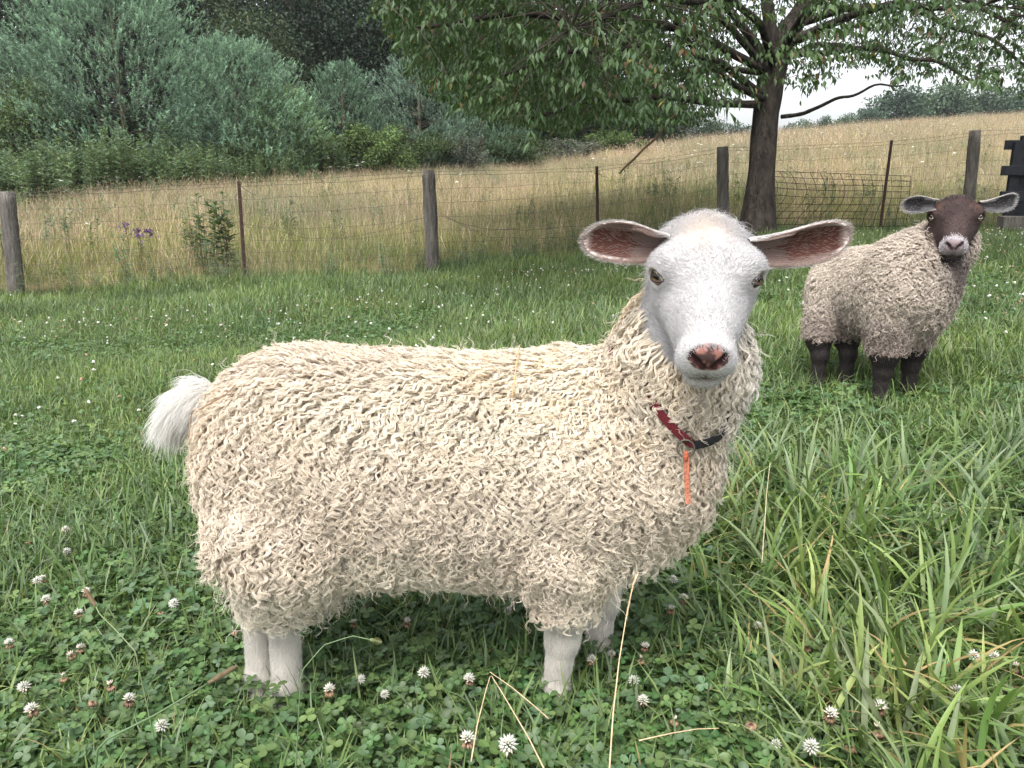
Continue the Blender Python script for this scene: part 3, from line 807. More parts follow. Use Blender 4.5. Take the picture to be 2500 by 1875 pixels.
H1 = head_frame(P(1729, 650, 0.960), yaw=math.radians(6), tilt=math.radians(-0.5), dip=math.radians(47))
g0 = gz(-0.40, 1.13); g1 = gz(0.07, 1.09); g2 = gz(0.14, 1.18)
root1 = empty("sheep", (-0.10, 1.17, gz(-0.10, 1.17)))
tag(root1, "white curly sheep with a red collar, large in front, facing the camera", "sheep", "sheep in the pasture")
pA = lambda px, py, Y: PY(px, py, Y)
R_ear_n = nrm(np.array([0.05, -1.0, -0.12]))
S1 = dict(seed=11, root=root1, head=H1, h=0.0028, lo=(-0.68, 0.80, -0.08), hi=(0.46, 1.44, 0.84),
    cones=[((-0.335, 1.20, 0.398), (0.10, 1.19, 0.384), 0.150, 0.154),
           ((-0.22, 1.19, 0.345), (0.04, 1.19, 0.335), 0.130, 0.128),
           ((0.10, 1.18, 0.390), (0.168, 1.14, 0.400), 0.140, 0.100)],
    ells=[((-0.325, 1.19, 0.37), (0.145, 0.15, 0.160), None),
          ((0.142, 1.11, 0.385), (0.076, 0.096, 0.092), None)],
    neck=[((0.145, 1.14, 0.42), (0.232, 1.08, 0.57), 0.100, 0.069),
          ((0.235, 1.08, 0.57), (0.245, 1.04, 0.68), 0.072, 0.060),
          ((0.225, 1.06, 0.44), (0.250, 1.045, 0.59), 0.060, 0.056)],
    legs=[[((-0.35, 1.10, 0.30), (-0.375, 1.12, 0.19), 0.100, 0.058), ((-0.375, 1.12, 0.19), (-0.425, 1.15, g0 + 0.15), 0.052, 0.024), ((-0.425, 1.15, g0 + 0.15), (-0.428, 1.15, g0 + 0.035), 0.022, 0.0215), ((-0.428, 1.15, g0 + 0.035), (-0.425, 1.135, g0 + 0.012), 0.024, 0.022)],
          [((-0.33, 1.14, 0.30), (-0.335, 1.13, 0.19), 0.095, 0.054), ((-0.335, 1.13, 0.19), (-0.375, 1.13, g0 + 0.15), 0.048, 0.025), ((-0.375, 1.13, g0 + 0.15), (-0.374, 1.12, g0 + 0.035), 0.024, 0.023), ((-0.374, 1.12, g0 + 0.035), (-0.370, 1.105, g0 + 0.012), 0.025, 0.023)],
          [((0.085, 1.09, 0.29), (0.085, 1.08, 0.20), 0.078, 0.046), ((0.085, 1.08, 0.20), (0.080, 1.08, g1 + 0.13), 0.042, 0.025), ((0.080, 1.08, g1 + 0.13), (0.070, 1.085, g1 + 0.035), 0.024, 0.018), ((0.070, 1.085, g1 + 0.035), (0.066, 1.072, g1 + 0.012), 0.022, 0.021)],
          [((0.150, 1.20, 0.28), (0.160, 1.20, 0.20), 0.062, 0.036), ((0.160, 1.20, 0.20), (0.158, 1.20, g2 + 0.12), 0.034, 0.026), ((0.158, 1.20, g2 + 0.12), (0.150, 1.195, g2 + 0.035), 0.023, 0.020), ((0.150, 1.195, g2 + 0.035), (0.146, 1.182, g2 + 0.012), 0.023, 0.022)]],
    cheek=0.018, shank=0.180, skin=(0.44, 0.35, 0.26), shank_col=(0.60, 0.56, 0.51), face_paint=paint_white,
    ears=[dict(root=P(1620, 606, 1.012), tip=P(1424, 586, 1.005), n=R_ear_n, w=0.0255, cup=0.50, bend=0.04, rw=0.72, peak=0.52, inner=(0.085, 0.030, 0.021), rim=(0.70, 0.62, 0.58), outer=(0.74, 0.68, 0.64), hair_in=(0.34, 0.25, 0.22), hair_out=(0.56, 0.54, 0.535), hairs=9000),
          dict(root=P(1822, 616, 1.008), tip=P(2076, 570, 1.005), n=R_ear_n, w=0.0250, cup=0.50, bend=-0.02, rw=0.72, peak=0.62, inner=(0.080, 0.028, 0.020), rim=(0.70, 0.62, 0.58), outer=(0.74, 0.68, 0.64), hair_in=(0.34, 0.25, 0.22), hair_out=(0.56, 0.54, 0.535), hairs=9000)],
    lid=(0.045, 0.028, 0.028), lid2=(0.42, 0.38, 0.38), iris=(0.15, 0.105, 0.028), lash=(0.55, 0.52, 0.50),
    fwd=np.array([1.0, -0.1, 0.1]),
    locks=14500, lock_len=0.050, amp=0.0050, wave=0.0195, lock_h=0.0195, m=10, spread=0.0030, rad=0.00038, K=22, tip=0.006, strays=2500, fluff=1200,
    short_n=80000, hair_rad=0.00021, wool_col=wool_white, face_hair_col=hair_white,
    mat_skin=M_SKIN, mat_wool=M_WOOL, mat_hair=M_HAIR, mat_eye=M_EYE)
V1, Q1, N1, body1 = build_sheep(S1)
tail1 = [PY(520, 965, 1.20), PY(480, 968, 1.19), PY(445, 990, 1.18), PY(422, 1018, 1.18), PY(408, 1045, 1.18)]
mbt = MB(); mbt.tube(tail1, [0.020, 0.019, 0.015, 0.009, 0.003], 12, (0.75, 0.72, 0.68)); mbt.build("tail", M_SKIN, root1)
tail_hair("tail_hair", tail1, [0.017, 0.019, 0.016, 0.010, 0.004], 12000, 0.034, 0.00024, (0.78, 0.765, 0.735), M_HAIR, root1, np.random.default_rng(5))

def bvh_of(V, Q): return BVHTree.FromPolygons([Vector(v) for v in V], [tuple(int(k) for k in f) for f in Q])
bvh1 = bvh_of(V1[:], Q1[:])
def hit(bvh, px, py, lift):
    o = Vector((0, 0, CAM_H)); d = (Vector(P(px, py, 1.0)) - o).normalized()
    loc, nr, i, dist = bvh.ray_cast(o, d)
    if loc is None: return None
    return np.array(loc) + np.array(nr if nr.dot(d) < 0 else -nr) * lift

def resample_path(p, n):
    d = np.concatenate([[0], np.cumsum(np.linalg.norm(np.diff(p, axis=0), axis=1))]); t = np.linspace(0, d[-1], n)
    q = np.stack([np.interp(t, d, p[:, i]) for i in range(3)], -1)
    for _ in range(3): q[1:-1] = (q[:-2] + q[1:-1] * 2 + q[2:]) / 4
    return q, d[-1]

def ribbon(name, pts, width, thick, wdir, col, mat, parent, ins=0.0):
    pts = np.asarray(pts, float); tg = nrm(np.gradient(pts, axis=0)); w = nrm(wdir - tg * (wdir * tg).sum(1, keepdims=True)); n = np.cross(tg, w)
    sec = [(-.5, -.4), (-.42, -.5), (.42, -.5), (.5, -.4), (.5, .4), (.42, .5), (-.42, .5), (-.5, .4)]
    V = np.stack([pts + w * (a * width) + n * (b * thick) for a, b in sec], 1)
    k = len(pts); m = len(sec); i = np.arange(k - 1)[:, None] * m; j = np.arange(m)[None, :]; j2 = (j + 1) % m
    q = np.stack([i + j, i + j2, i + m + j2, i + m + j], -1).reshape(-1, 4)
    mb = MB(); mb.add(V.reshape(-1, 3), q, None, col)
    mb.add(V[0], [[0, 1, 2, 3], [0, 3, 4, 7], [4, 5, 6, 7]], None, col); mb.add(V[-1], [[3, 2, 1, 0], [7, 4, 3, 0], [7, 6, 5, 4]], None, col)
    return mb.build(name, mat, parent)

M_WEB = mat_vcol("webbing", rough=0.85, noise=0.25, nscale=400, bump=0.4, bscale=900)
M_METAL, _nt, _b = mat_nodes("dark_metal"); _b.inputs["Base Color"].default_value = (0.10, 0.085, 0.07, 1); _b.inputs["Metallic"].default_value = 1; _b.inputs["Roughness"].default_value = 0.42
M_STRAP = mat_vcol("worn_strap", rough=0.7, noise=0.35, nscale=250, bump=0.5, bscale=500)

# collar round the neck: cast rays outward from the neck's axis in the plane of the collar
cpt = [hit(bvh1, 1590, 955, 0.0), hit(bvh1, 1676, 1058, 0.0), hit(bvh1, 1750, 1030, 0.0)]
cc0 = np.array([0.225, 1.090, 0.47])
back = cpt[1] + np.array([-0.055, 0.140, 0.19])
pn = nrm(np.cross(np.array([1.0, -0.10, -0.10]), back - cpt[1]))
pn = pn if pn[2] > 0 else -pn
cc0 = (cpt[1] + back) / 2
ex = nrm(cpt[1] - cc0 - pn * ((cpt[1] - cc0) @ pn)); ey = np.cross(pn, ex)
loop = []
for a in np.linspace(0, 2 * np.pi, 97)[:-1]:
    d = ex * math.cos(a) + ey * math.sin(a)
    far = cc0 + d * 0.4
    loc, nr, i, dist = bvh1.ray_cast(Vector(far), Vector(-d))
    loop.append(np.linalg.norm(np.array(loc) - cc0))
loop = np.array(loop); 
for _ in range(6): loop = (np.roll(loop, 1) + loop + np.roll(loop, -1)) / 3
ang = np.linspace(0, 2 * np.pi, 97)[:-1]
LP = cc0 + (loop + 0.0225 + 0.005 * np.exp(-(np.minimum(ang, 2 * np.pi - ang) / 0.5) ** 2))[:, None] * (np.cos(ang)[:, None] * ex + np.sin(ang)[:, None] * ey)
side_sign = 1 if (LP[12] - LP[-12])[0] < 0 else -1          # +1: increasing angle runs to image left
LP2 = np.roll(LP if side_sign > 0 else LP[::-1], 0, 0)
if side_sign < 0: LP2 = np.roll(LP[::-1], 1, 0)
def surf(p):
    loc, nr, i_, d_ = bvh1.find_nearest(Vector(p)); return np.array(nr)
def front(pix): return [hit(bvh1, x, y, l) for x, y, l in pix]
red = front([(1679, 1063, .028), (1664, 1050, .026), (1648, 1031, .0235), (1630, 1008, .0215), (1612, 983, .0195), (1596, 958, .016), (1582, 930, .011), (1572, 900, .006)])
blk = front([(1679, 1063, .029), (1695, 1060, .028), (1712, 1054, .027), (1730, 1044, .024), (1746, 1030, .019), (1760, 1012, .012), (1770, 990, .006)])
def tail_of(seq, lo_, hi_): return [cc0 + (q - cc0) * 0.93 for q in seq[lo_:hi_]]
redp, _ = resample_path(np.array(red + tail_of(LP2, 22, 66)), 120)
blkp, _ = resample_path(np.array(blk + tail_of(LP2, 67, 84)[::-1]), 70)
def wdirs(pp):
    tg = nrm(np.gradient(pp, axis=0)); n_ = np.array([surf(q) for q in pp])
    for _ in range(4): n_ = nrm(n_ + np.roll(n_, 1, 0) + np.roll(n_, -1, 0))
    return nrm(np.cross(tg, n_))
collar = empty("collar", tuple(redp[0])); set_parent(collar, root1)
ribbon("webbing", redp, 0.0115, 0.0022, wdirs(redp), (0.115, 0.012, 0.018), M_WEB, collar)
ribbon("black_webbing", blkp, 0.0120, 0.0022, wdirs(blkp), (0.015, 0.015, 0.018), M_WEB, collar)
LP2[0] = redp[0]
def ring_pts(c, r, nx, ny, n=40, sq=0):
    th = np.linspace(0, 2 * np.pi, n)
    return c + r * (np.cos(th)[:, None] * nx + np.sin(th)[:, None] * ny)
toc = nrm(np.array([0, 0, CAM_H]) - LP2[0])
rx = nrm(np.cross(np.array([0, 0, 1.0]), toc)); ru = np.cross(toc, rx)
rc = P(1680, 1066, (LP2[0] - np.array([0, 0, CAM_H])) @ np.array([0, math.cos(PITCH), -math.sin(PITCH)]) - 0.006)
mb = MB(); mb.tube(ring_pts(rc, 0.0068, nrm(rx * 0.8 + toc * 0.5), ru), 0.0014, 8, (1, 1, 1), caps=False); mb.build("ring", M_METAL, collar)
big = rc - ru * 0.0155 - rx * 0.0020 + toc * 0.002
mb = MB(); mb.tube(ring_pts(big, 0.0112, rx, ru), 0.0013, 8, (1, 1, 1), caps=False); mb.tube(ring_pts(big + toc * 0.0016 - ru * 0.0004, 0.0110, rx, ru), 0.0010, 8, (1, 1, 1), caps=False); mb.build("ring", M_METAL, collar)
st = [big - ru * 0.0100 + rx * 0.0008 + toc * 0.002]
for k in range(1, 15):
    f = k / 14; st.append(st[0] - ru * (0.062 * f) + rx * (0.0012 + 0.0055 * f ** 1.4) + toc * 0.001 * math.sin(f * 5))
st = np.array(st)
o = ribbon("hanging_strap", st, 0.0070, 0.0026, np.tile(rx, (15, 1)), (0.37, 0.13, 0.075), M_STRAP, collar)
vs = np.empty(len(o.data.vertices) * 3, np.float32); o.data.vertices.foreach_get("co", vs); vs = vs.reshape(-1, 3)
ca = o.data.attributes["col"]; cv = np.ones((len(vs), 4), np.float32)
dl = -((vs - st[0]) @ ru) / 0.062
cv[:, :3] = np.array([0.37, 0.13, 0.075]) * (1 - np.clip(dl - 0.75, 0, 1))[:, None] + np.array([0.45, 0.25, 0.18]) * np.clip(dl - 0.75, 0, 1)[:, None] * 1.0
ca.data.foreach_set("color", cv.ravel())
mb = MB(); mb.tube(np.array([st[0] + ru * 0.0035 - toc * 0.002, st[0] + ru * 0.004 + toc * 0.001, st[0] + toc * 0.0025, st[0] - ru * 0.006 + toc * 0.0022]), [0.003, 0.0034, 0.0034, 0.003], 8, (0.38, 0.10, 0.05)); mb.build("strap_fold", M_STRAP, collar)

# dry stems caught in the fleece
M_STRAW = mat_vcol("dry_stem", rough=0.7, noise=0.2, nscale=150)
def straw(label, pix, rad, col, lift=0.028):
    pts = [hit(bvh1, x, y, lift) for x, y in pix]; pts = [p for p in pts if p is not None]
    if len(pts) < 2: return
    mb = MB(); mb.tube(np.array(pts), rad, 6, col)
    me = mb.build("dry_stem", M_STRAW); tag(me, label, "dry stem")
straw("bent brown grass stem lying on the white sheep's rump", [(520, 1078), (521, 1058), (519, 1036), (524, 1031), (550, 1018), (580, 1002), (600, 988), (612, 974)], 0.0008, (0.26, 0.15, 0.08), 0.036)
straw("forked straw standing in the white sheep's fleece behind the shoulder", [(1262, 1000), (1266, 965), (1270, 930), (1276, 895), (1284, 862)], 0.0009, (0.50, 0.33, 0.16), 0.036)
straw("short thin dark twig across the middle of the white sheep's back", [(1078, 1001), (1100, 1000), (1125, 996), (1152, 997)], 0.0006, (0.18, 0.10, 0.06), 0.036)
straw("tiny dark seed husk stuck near the top of the white sheep's rump", [(618, 905), (622, 902), (626, 899)], 0.0022, (0.05, 0.04, 0.02), 0.034)

# ---------------------------------------------------------------- the brown-faced sheep behind
def paint_brown(col, q, face, V):
    w = face[:, None]
    n = vnoise(q, 40, 41)[:, None]
    base = np.array([0.046, 0.029, 0.027]) * (1 + 0.35 * n)
    base = base * np.ones_like(col)
    tan = np.exp(-((np.abs(q[:, 0]) - 0.052) / 0.016) ** 2 - ((q[:, 1] + 0.025) / 0.022) ** 2)[:, None]
    base = base * (1 - 0.5 * tan) + np.array([0.13, 0.058, 0.036]) * 0.5 * tan
    low = smooth01((-q[:, 2] - 0.062) / 0.012)[:, None]
    base = base * (1 - low) + np.array([0.014, 0.011, 0.012]) * low
    muz = (smooth01((q[:, 1] - 0.100) / 0.010) * smooth01((q[:, 2] + 0.066) / 0.01))[:, None]
    base = base * (1 - muz) + np.array([0.25, 0.22, 0.23]) * muz
    e = np.sqrt((q[:, 0] / 1.2) ** 2 + (q[:, 1] - 0.1255) ** 2 + ((q[:, 2] + 0.030) * 0.9) ** 2)
    nose = (1 - smooth01((e - 0.015) / 0.003))[:, None]
    base = base * (1 - nose) + np.array([0.27, 0.20, 0.21]) * nose
    ax = np.abs(q[:, 0]); nos = (1 - smooth01((s_cone(np.stack([ax, q[:, 1], q[:, 2]], -1), np.array((0.006, 0.130, -0.0335)), np.array((0.0178, 0.119, -0.0225)), 0.003, 0.0042) - 0.0006) / 0.0022))[:, None]
    base = base * (1 - nos) + np.array([0.03, 0.02, 0.02]) * nos
    lipl = np.exp(-((q[:, 2] + 0.066) / 0.0045) ** 2)[:, None] * smooth01((q[:, 1] - 0.10) / 0.012)[:, None]
    base = base * (1 - 0.7 * lipl) + np.array([0.07, 0.05, 0.05]) * 0.7 * lipl
    col[:] = col * (1 - w) + base * w

def hair_brown(q, rng, isleg):
    n = len(q)
    c = np.tile(np.array([0.050, 0.032, 0.030]), (n, 1)) * (1 + 0.25 * rng.standard_normal((n, 1)))
    tan = np.exp(-((np.abs(q[:, 0]) - 0.052) / 0.016) ** 2 - ((q[:, 1] + 0.025) / 0.022) ** 2)[:, None]
    c = c * (1 - 0.5 * tan) + np.array([0.14, 0.065, 0.042]) * 0.5 * tan
    crown = smooth01((-q[:, 1] - 0.045) / 0.03) * smooth01((q[:, 2] + 0.035) / 0.02)
    k = (rng.random(n) < crown * (0.55 + 0.45 * vnoise(q, 60, 3)))[:, None]
    c = np.where(k, np.array([0.26, 0.215, 0.19]), c)
    low = smooth01((-q[:, 2] - 0.064) / 0.010)[:, None]
    c = c * (1 - low) + np.array([0.014, 0.012, 0.013]) * low
    muz = smooth01((q[:, 1] - 0.092) / 0.010) * np.maximum(smooth01((q[:, 2] + 0.022) / 0.008), smooth01((np.abs(q[:, 0]) - 0.020) / 0.006) * smooth01((q[:, 2] + 0.060) / 0.008))
    grey = smooth01((q[:, 1] - 0.100) / 0.010)
    c = np.where((rng.random(n) < grey * 0.6)[:, None], np.array([0.20, 0.17, 0.18]), c)
    c = np.where((rng.random(n) < muz * 0.8)[:, None], np.array([0.66, 0.64, 0.66]), c)
    c[isleg] = np.array([0.034, 0.028, 0.027]) * (1 + 0.5 * np.abs(rng.standard_normal((isleg.sum(), 1))))
    return np.clip(c, 0.004, 1)

def wool_brown(p, rng):
    n = len(p)
    a = np.array([0.55, 0.48, 0.41]); b = np.array([0.34, 0.28, 0.245]); d = np.array([0.12, 0.09, 0.08])
    h = p[:, 2] - ground_z(p[:, 0], p[:, 1])
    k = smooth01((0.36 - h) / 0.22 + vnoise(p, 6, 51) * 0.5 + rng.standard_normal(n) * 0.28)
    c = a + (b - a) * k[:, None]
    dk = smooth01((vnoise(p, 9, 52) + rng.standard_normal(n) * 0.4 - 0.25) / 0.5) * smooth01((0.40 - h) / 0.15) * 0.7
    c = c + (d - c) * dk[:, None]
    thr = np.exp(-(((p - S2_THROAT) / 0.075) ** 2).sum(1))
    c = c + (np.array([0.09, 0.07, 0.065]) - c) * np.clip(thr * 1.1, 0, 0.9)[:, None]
    return c * (1 + 0.07 * rng.standard_normal((n, 1)))

D2 = 2.45
H2 = head_frame(P(2335, 517, D2), yaw=math.radians(3), tilt=math.radians(1.0), dip=math.radians(34), scale=1.10)
S2_THROAT = P(2325, 655, D2 + 0.03)
rump, chest = P(2078, 706, 2.92), P(2212, 702, 2.60)
ax2 = nrm(chest - rump); ax2[2] = 0; ax2 = nrm(ax2); lat2 = np.cross(ax2, np.array([0, 0, 1.0]))    # lat2 -> image right side of the sheep
legpt = [("r", 1996, 930, 2.86), ("r", 2062, 938, 2.86), ("f", 2150, 952, 2.60), ("f", 2218, 938, 2.66)]
def foot(px, py, dep):
    p = P(px, py, dep); p[2] = gz(p[0], p[1]); return p
F2 = [foot(a[1], a[2], a[3]) for a in legpt]
up = np.array([0, 0, 1.0])
legs2 = []
for (k, *_), f in zip(legpt, F2):
    top = (rump + ax2 * -0.02 if k == "r" else chest + ax2 * -0.02) * np.array([1, 1, 0]) + up * (f[2] + 0.34)
    hip = top * 0.45 + (f * np.array([1, 1, 0]) + up * (f[2] + 0.34)) * 0.55
    mid = f + up * 0.185 - ax2 * (0.02 if k == "r" else 0.0)
    legs2.append([(hip, mid, 0.085, 0.046), (mid, f + up * 0.13, 0.040, 0.030), (f + up * 0.13, f + up * 0.03, 0.026, 0.022), (f + up * 0.03, f + up * 0.01 + ax2 * 0.012, 0.026, 0.024)])
nk0 = chest + up * 0.06 + ax2 * 0.02
nk1 = P(2310, 585, D2 + 0.10)
nk2 = H2["o"] + H2["R"] @ np.array([0, -0.05, -0.07])
root2 = empty("sheep", tuple((rump + chest) / 2 * np.array([1, 1, 0]) + up * float(np.mean([f[2] for f in F2]))))
tag(root2, "young grey-beige curly sheep with a dark brown face and white-tipped muzzle, standing behind", "sheep", "sheep in the pasture")
wear = nrm(np.array([0.05, -1.0, -0.12]))
S2 = dict(seed=23, root=root2, head=H2, h=0.0048, lo=(0.85, 2.05, 0.0), hi=(1.85, 3.2, 0.98),
    cones=[(rump, chest, 0.130, 0.128), (rump - up * 0.035, chest - up * 0.035, 0.120, 0.116)],
    ells=[(chest + ax2 * 0.03 - up * 0.02 + lat2 * 0.02, (0.085, 0.095, 0.110), None)],
    neck=[(nk0, nk1, 0.100, 0.066), (nk1, nk2, 0.066, 0.052), (chest + ax2 * 0.07 + lat2 * 0.03, nk1 + ax2 * 0.01 - up * 0.03, 0.072, 0.055)],
    legs=legs2, shank=0.185, skin=(0.30, 0.24, 0.19), shank_col=(0.022, 0.018, 0.018), face_paint=paint_brown,
    ears=[dict(root=P(2284, 498, D2 + 0.03), tip=P(2202, 501, D2 + 0.03), n=wear, w=0.0265, cup=0.55, bend=0.02, rw=0.55, peak=0.6, inner=(0.035, 0.032, 0.034), rim=(0.26, 0.25, 0.25), outer=(0.42, 0.36, 0.31), hair_in=(0.22, 0.21, 0.22), hair_out=(0.50, 0.46, 0.44), hairs=2500),
          dict(root=P(2386, 503, D2 + 0.03), tip=P(2484, 486, D2 + 0.03), n=wear, w=0.0270, cup=0.55, bend=-0.03, rw=0.5, peak=0.68, inner=(0.045, 0.042, 0.045), rim=(0.28, 0.27, 0.27), outer=(0.42, 0.36, 0.31), hair_in=(0.24, 0.23, 0.24), hair_out=(0.50, 0.46, 0.44), hairs=2500)],
    lid=(0.012, 0.009, 0.009), lid2=(0.10, 0.075, 0.07), iris=(0.62, 0.55, 0.42), lash=(0.03, 0.02, 0.02),
    fwd=ax2, knot=0.009, locks=8500, lock_len=0.040, amp=0.0052, wave=0.021, lock_h=0.017, m=8, spread=0.0048, rad=0.00075, K=14, tip=0.006, strays=5000, fluff=900,
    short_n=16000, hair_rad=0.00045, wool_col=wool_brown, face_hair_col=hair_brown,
    mat_skin=M_SKIN, mat_wool=M_WOOL, mat_hair=M_HAIR, mat_eye=M_EYE)
V2, Q2, N2, body2 = build_sheep(S2)
# ------------------------------------------------------------------ ground sheet
def ground_mesh():
    ys = np.concatenate([np.linspace(-4, 12, 140), 12 + (np.linspace(0, 1, 130)[1:] ** 2.0) * 388])
    us = np.linspace(-1, 1, 260)
    X = np.sign(us)[None, :] * (np.abs(us)[None, :] ** 1.4) * (14 + np.maximum(ys, 0)[:, None] * 1.2)
    Y = np.broadcast_to(ys[:, None], X.shape)
    Z = ground_z(X, Y)
    n, m = X.shape
    i = np.arange(n - 1)[:, None] * m; j = np.arange(m - 1)[None, :]
    q = np.stack([i + j, i + j + 1, i + m + j + 1, i + m + j], -1).reshape(-1, 4)
    v = np.stack([X, Y, Z], -1).reshape(-1, 3)
    past = smooth01((v[:, 1] - fence_y(v[:, 0]) + 0.2) / 0.8)[:, None]
    nz = vnoise(v[:, :2], 0.9, 9)[:, None]; n2 = vnoise(v[:, :2], 0.22, 10)[:, None]
    grass = np.array([0.030, 0.045, 0.016]) * (1 + 0.25 * nz)
    mead = np.array([0.15, 0.125, 0.065]) * (1 + 0.15 * nz) + np.array([-0.06, -0.01, -0.02]) * np.clip(n2, 0, 1)
    dirt = np.exp(-((v[:, 0] - 4.1) / 1.1) ** 2 - ((v[:, 1] - 9.0) / 0.35) ** 2)[:, None]
    c = grass * (1 - past) + mead * past
    c = c * (1 - dirt) + np.array([0.20, 0.145, 0.10]) * dirt
    m_, nt, b = mat_nodes("ground"); N, L = nt.nodes, nt.links
    at = N.new("ShaderNodeAttribute"); at.attribute_name = "col"
    tc = N.new("ShaderNodeTexCoord"); nz = N.new("ShaderNodeTexNoise"); nz.inputs["Scale"].default_value = 9; nz.inputs["Detail"].default_value = 9; nz.inputs["Roughness"].default_value = 0.7
    L.new(tc.outputs["Object"], nz.inputs["Vector"])
    mr = N.new("ShaderNodeMapRange"); mr.inputs["From Min"].default_value = 0.3; mr.inputs["From Max"].default_value = 0.7; mr.inputs["To Min"].default_value = 0.55; mr.inputs["To Max"].default_value = 1.4
    L.new(nz.outputs[0], mr.inputs["Value"])
    sc = N.new("ShaderNodeVectorMath"); sc.operation = 'SCALE'; L.new(at.outputs["Color"], sc.inputs[0]); L.new(mr.outputs[0], sc.inputs["Scale"])
    L.new(sc.outputs[0], b.inputs["Base Color"]); b.inputs["Roughness"].default_value = 0.95; b.inputs["Specular IOR Level"].default_value = 0.1
    bp = N.new("ShaderNodeBump"); bp.inputs["Strength"].default_value = 0.6; bp.inputs["Distance"].default_value = 0.02; L.new(nz.outputs[0], bp.inputs["Height"]); L.new(bp.outputs[0], b.inputs["Normal"])
    o = np_mesh("ground", v, q, m_, True, c)
    tag(o, kind="structure")
    return o
ground_mesh()

# ------------------------------------------------------------------ instanced ground cover
def scatter(name, pts, rot, scl, idx, protos, label, cat, kind="stuff"):
    """one object: a mesh of root points whose geometry nodes put a plant on every point"""
    pts = np.ascontiguousarray(pts, np.float32); n = len(pts)
    me = bpy.data.meshes.new(name); me.vertices.add(n); me.vertices.foreach_set("co", pts.ravel())
    a = me.attributes.new("rot", 'FLOAT_VECTOR', 'POINT'); a.data.foreach_set("vector", np.ascontiguousarray(rot, np.float32).ravel())
    a = me.attributes.new("scl", 'FLOAT', 'POINT'); a.data.foreach_set("value", np.ascontiguousarray(scl, np.float32))
    a = me.attributes.new("idx", 'INT', 'POINT'); a.data.foreach_set("value", np.ascontiguousarray(idx, np.int32))
    o = bpy.data.objects.new(name, me); COL.objects.link(o)
    coll = bpy.data.collections.new(name + "_kinds")
    for p in protos: coll.objects.link(p)
    ng = bpy.data.node_groups.new(name, 'GeometryNodeTree')
    ng.interface.new_socket("Geometry", in_out='INPUT', socket_type='NodeSocketGeometry')
    ng.interface.new_socket("Geometry", in_out='OUTPUT', socket_type='NodeSocketGeometry')
    N, L = ng.nodes, ng.links
    gi = N.new("NodeGroupInput"); go = N.new("NodeGroupOutput")
    ip = N.new("GeometryNodeInstanceOnPoints"); ci = N.new("GeometryNodeCollectionInfo")
    ci.inputs["Collection"].default_value = coll; ci.inputs["Separate Children"].default_value = True; ci.inputs["Reset Children"].default_value = True
    def na(nm, ty):
        x = N.new("GeometryNodeInputNamedAttribute"); x.data_type = ty; x.inputs["Name"].default_value = nm; return x.outputs["Attribute"]
    L.new(gi.outputs[0], ip.inputs["Points"]); L.new(ci.outputs[0], ip.inputs["Instance"])
    ip.inputs["Pick Instance"].default_value = True
    L.new(na("idx", 'INT'), ip.inputs["Instance Index"])
    e2r = N.new("FunctionNodeEulerToRotation"); L.new(na("rot", 'FLOAT_VECTOR'), e2r.inputs[0]); L.new(e2r.outputs[0], ip.inputs["Rotation"])
    L.new(na("scl", 'FLOAT'), ip.inputs["Scale"])
    L.new(ip.outputs[0], go.inputs[0])
    md = o.modifiers.new("cover", 'NODES'); md.node_group = ng
    tag(o, label, cat, kind=kind)
    return o

def blade(mb, p0, az, L, w, lean, droop, col, tipcol, seg=5, fold=0.25, twist=0.0):
    """one grass blade: a bending strip folded along its middle"""
    t = np.linspace(0, 1, seg + 1)
    ang = lean + droop * t ** 1.3                     # from vertical
    d = np.stack([np.sin(ang) * math.cos(az), np.sin(ang) * math.sin(az), np.cos(ang)], -1)
    c = np.asarray(p0) + np.vstack([[0, 0, 0], np.cumsum((d[1:] + d[:-1]) / 2 * (L / seg), 0)])
    a2 = az + twist * t
    s = np.stack([-np.sin(a2), np.cos(a2), 0 * a2], -1)
    n = np.cross(s, d)
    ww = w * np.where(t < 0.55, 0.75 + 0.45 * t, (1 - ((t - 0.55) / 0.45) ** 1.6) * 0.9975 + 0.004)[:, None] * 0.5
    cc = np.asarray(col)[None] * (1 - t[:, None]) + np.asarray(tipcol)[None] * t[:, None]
    if fold:
        V = np.stack([c - s * ww, c + n * ww * fold, c + s * ww], 1).reshape(-1, 3); k = 3
        i = np.arange(seg)[:, None] * 3; q = np.concatenate([np.stack([i, i + 1, i + 4, i + 3], -1), np.stack([i + 1, i + 2, i + 5, i + 4], -1)]).reshape(-1, 4)
        mb.add(V, q, None, np.repeat(cc, 3, 0))
    else:
        V = np.stack([c - s * ww, c + s * ww], 1).reshape(-1, 3)
        i = np.arange(seg)[:, None] * 2; q = np.stack([i, i + 1, i + 3, i + 2], -1).reshape(-1, 4)
        mb.add(V, q, None, np.repeat(cc, 2, 0))
    return c[-1], d[-1]

rg = np.random.default_rng(21)
M_GRASS = mat_vcol("grass", rough=0.5, spec=0.4, translucent=0.32, rnd=0.25, hue_rnd=0.018, patch=0.14, pscale=0.9, pcol=(1.22, 1.16, 1.0))
M_CLOV = mat_vcol("clover", rough=0.5, spec=0.4, translucent=0.28, rnd=0.22, hue_rnd=0.014)
M_FLOW = mat_vcol("clover_flower", rough=0.8, spec=0.2, translucent=0.25, rnd=0.08, tcol=(1, 1, 0.95))
M_DRY = mat_vcol("meadow_grass", rough=0.8, spec=0.15, translucent=0.25, rnd=0.25, hue_rnd=0.014, tcol=(1.1, 1.0, 0.8), patch=0.22, pscale=0.33, pcol=(1.22, 1.12, 1.12))
M_WEED = mat_vcol("weed", rough=0.6, spec=0.3, translucent=0.3, rnd=0.18, hue_rnd=0.012)

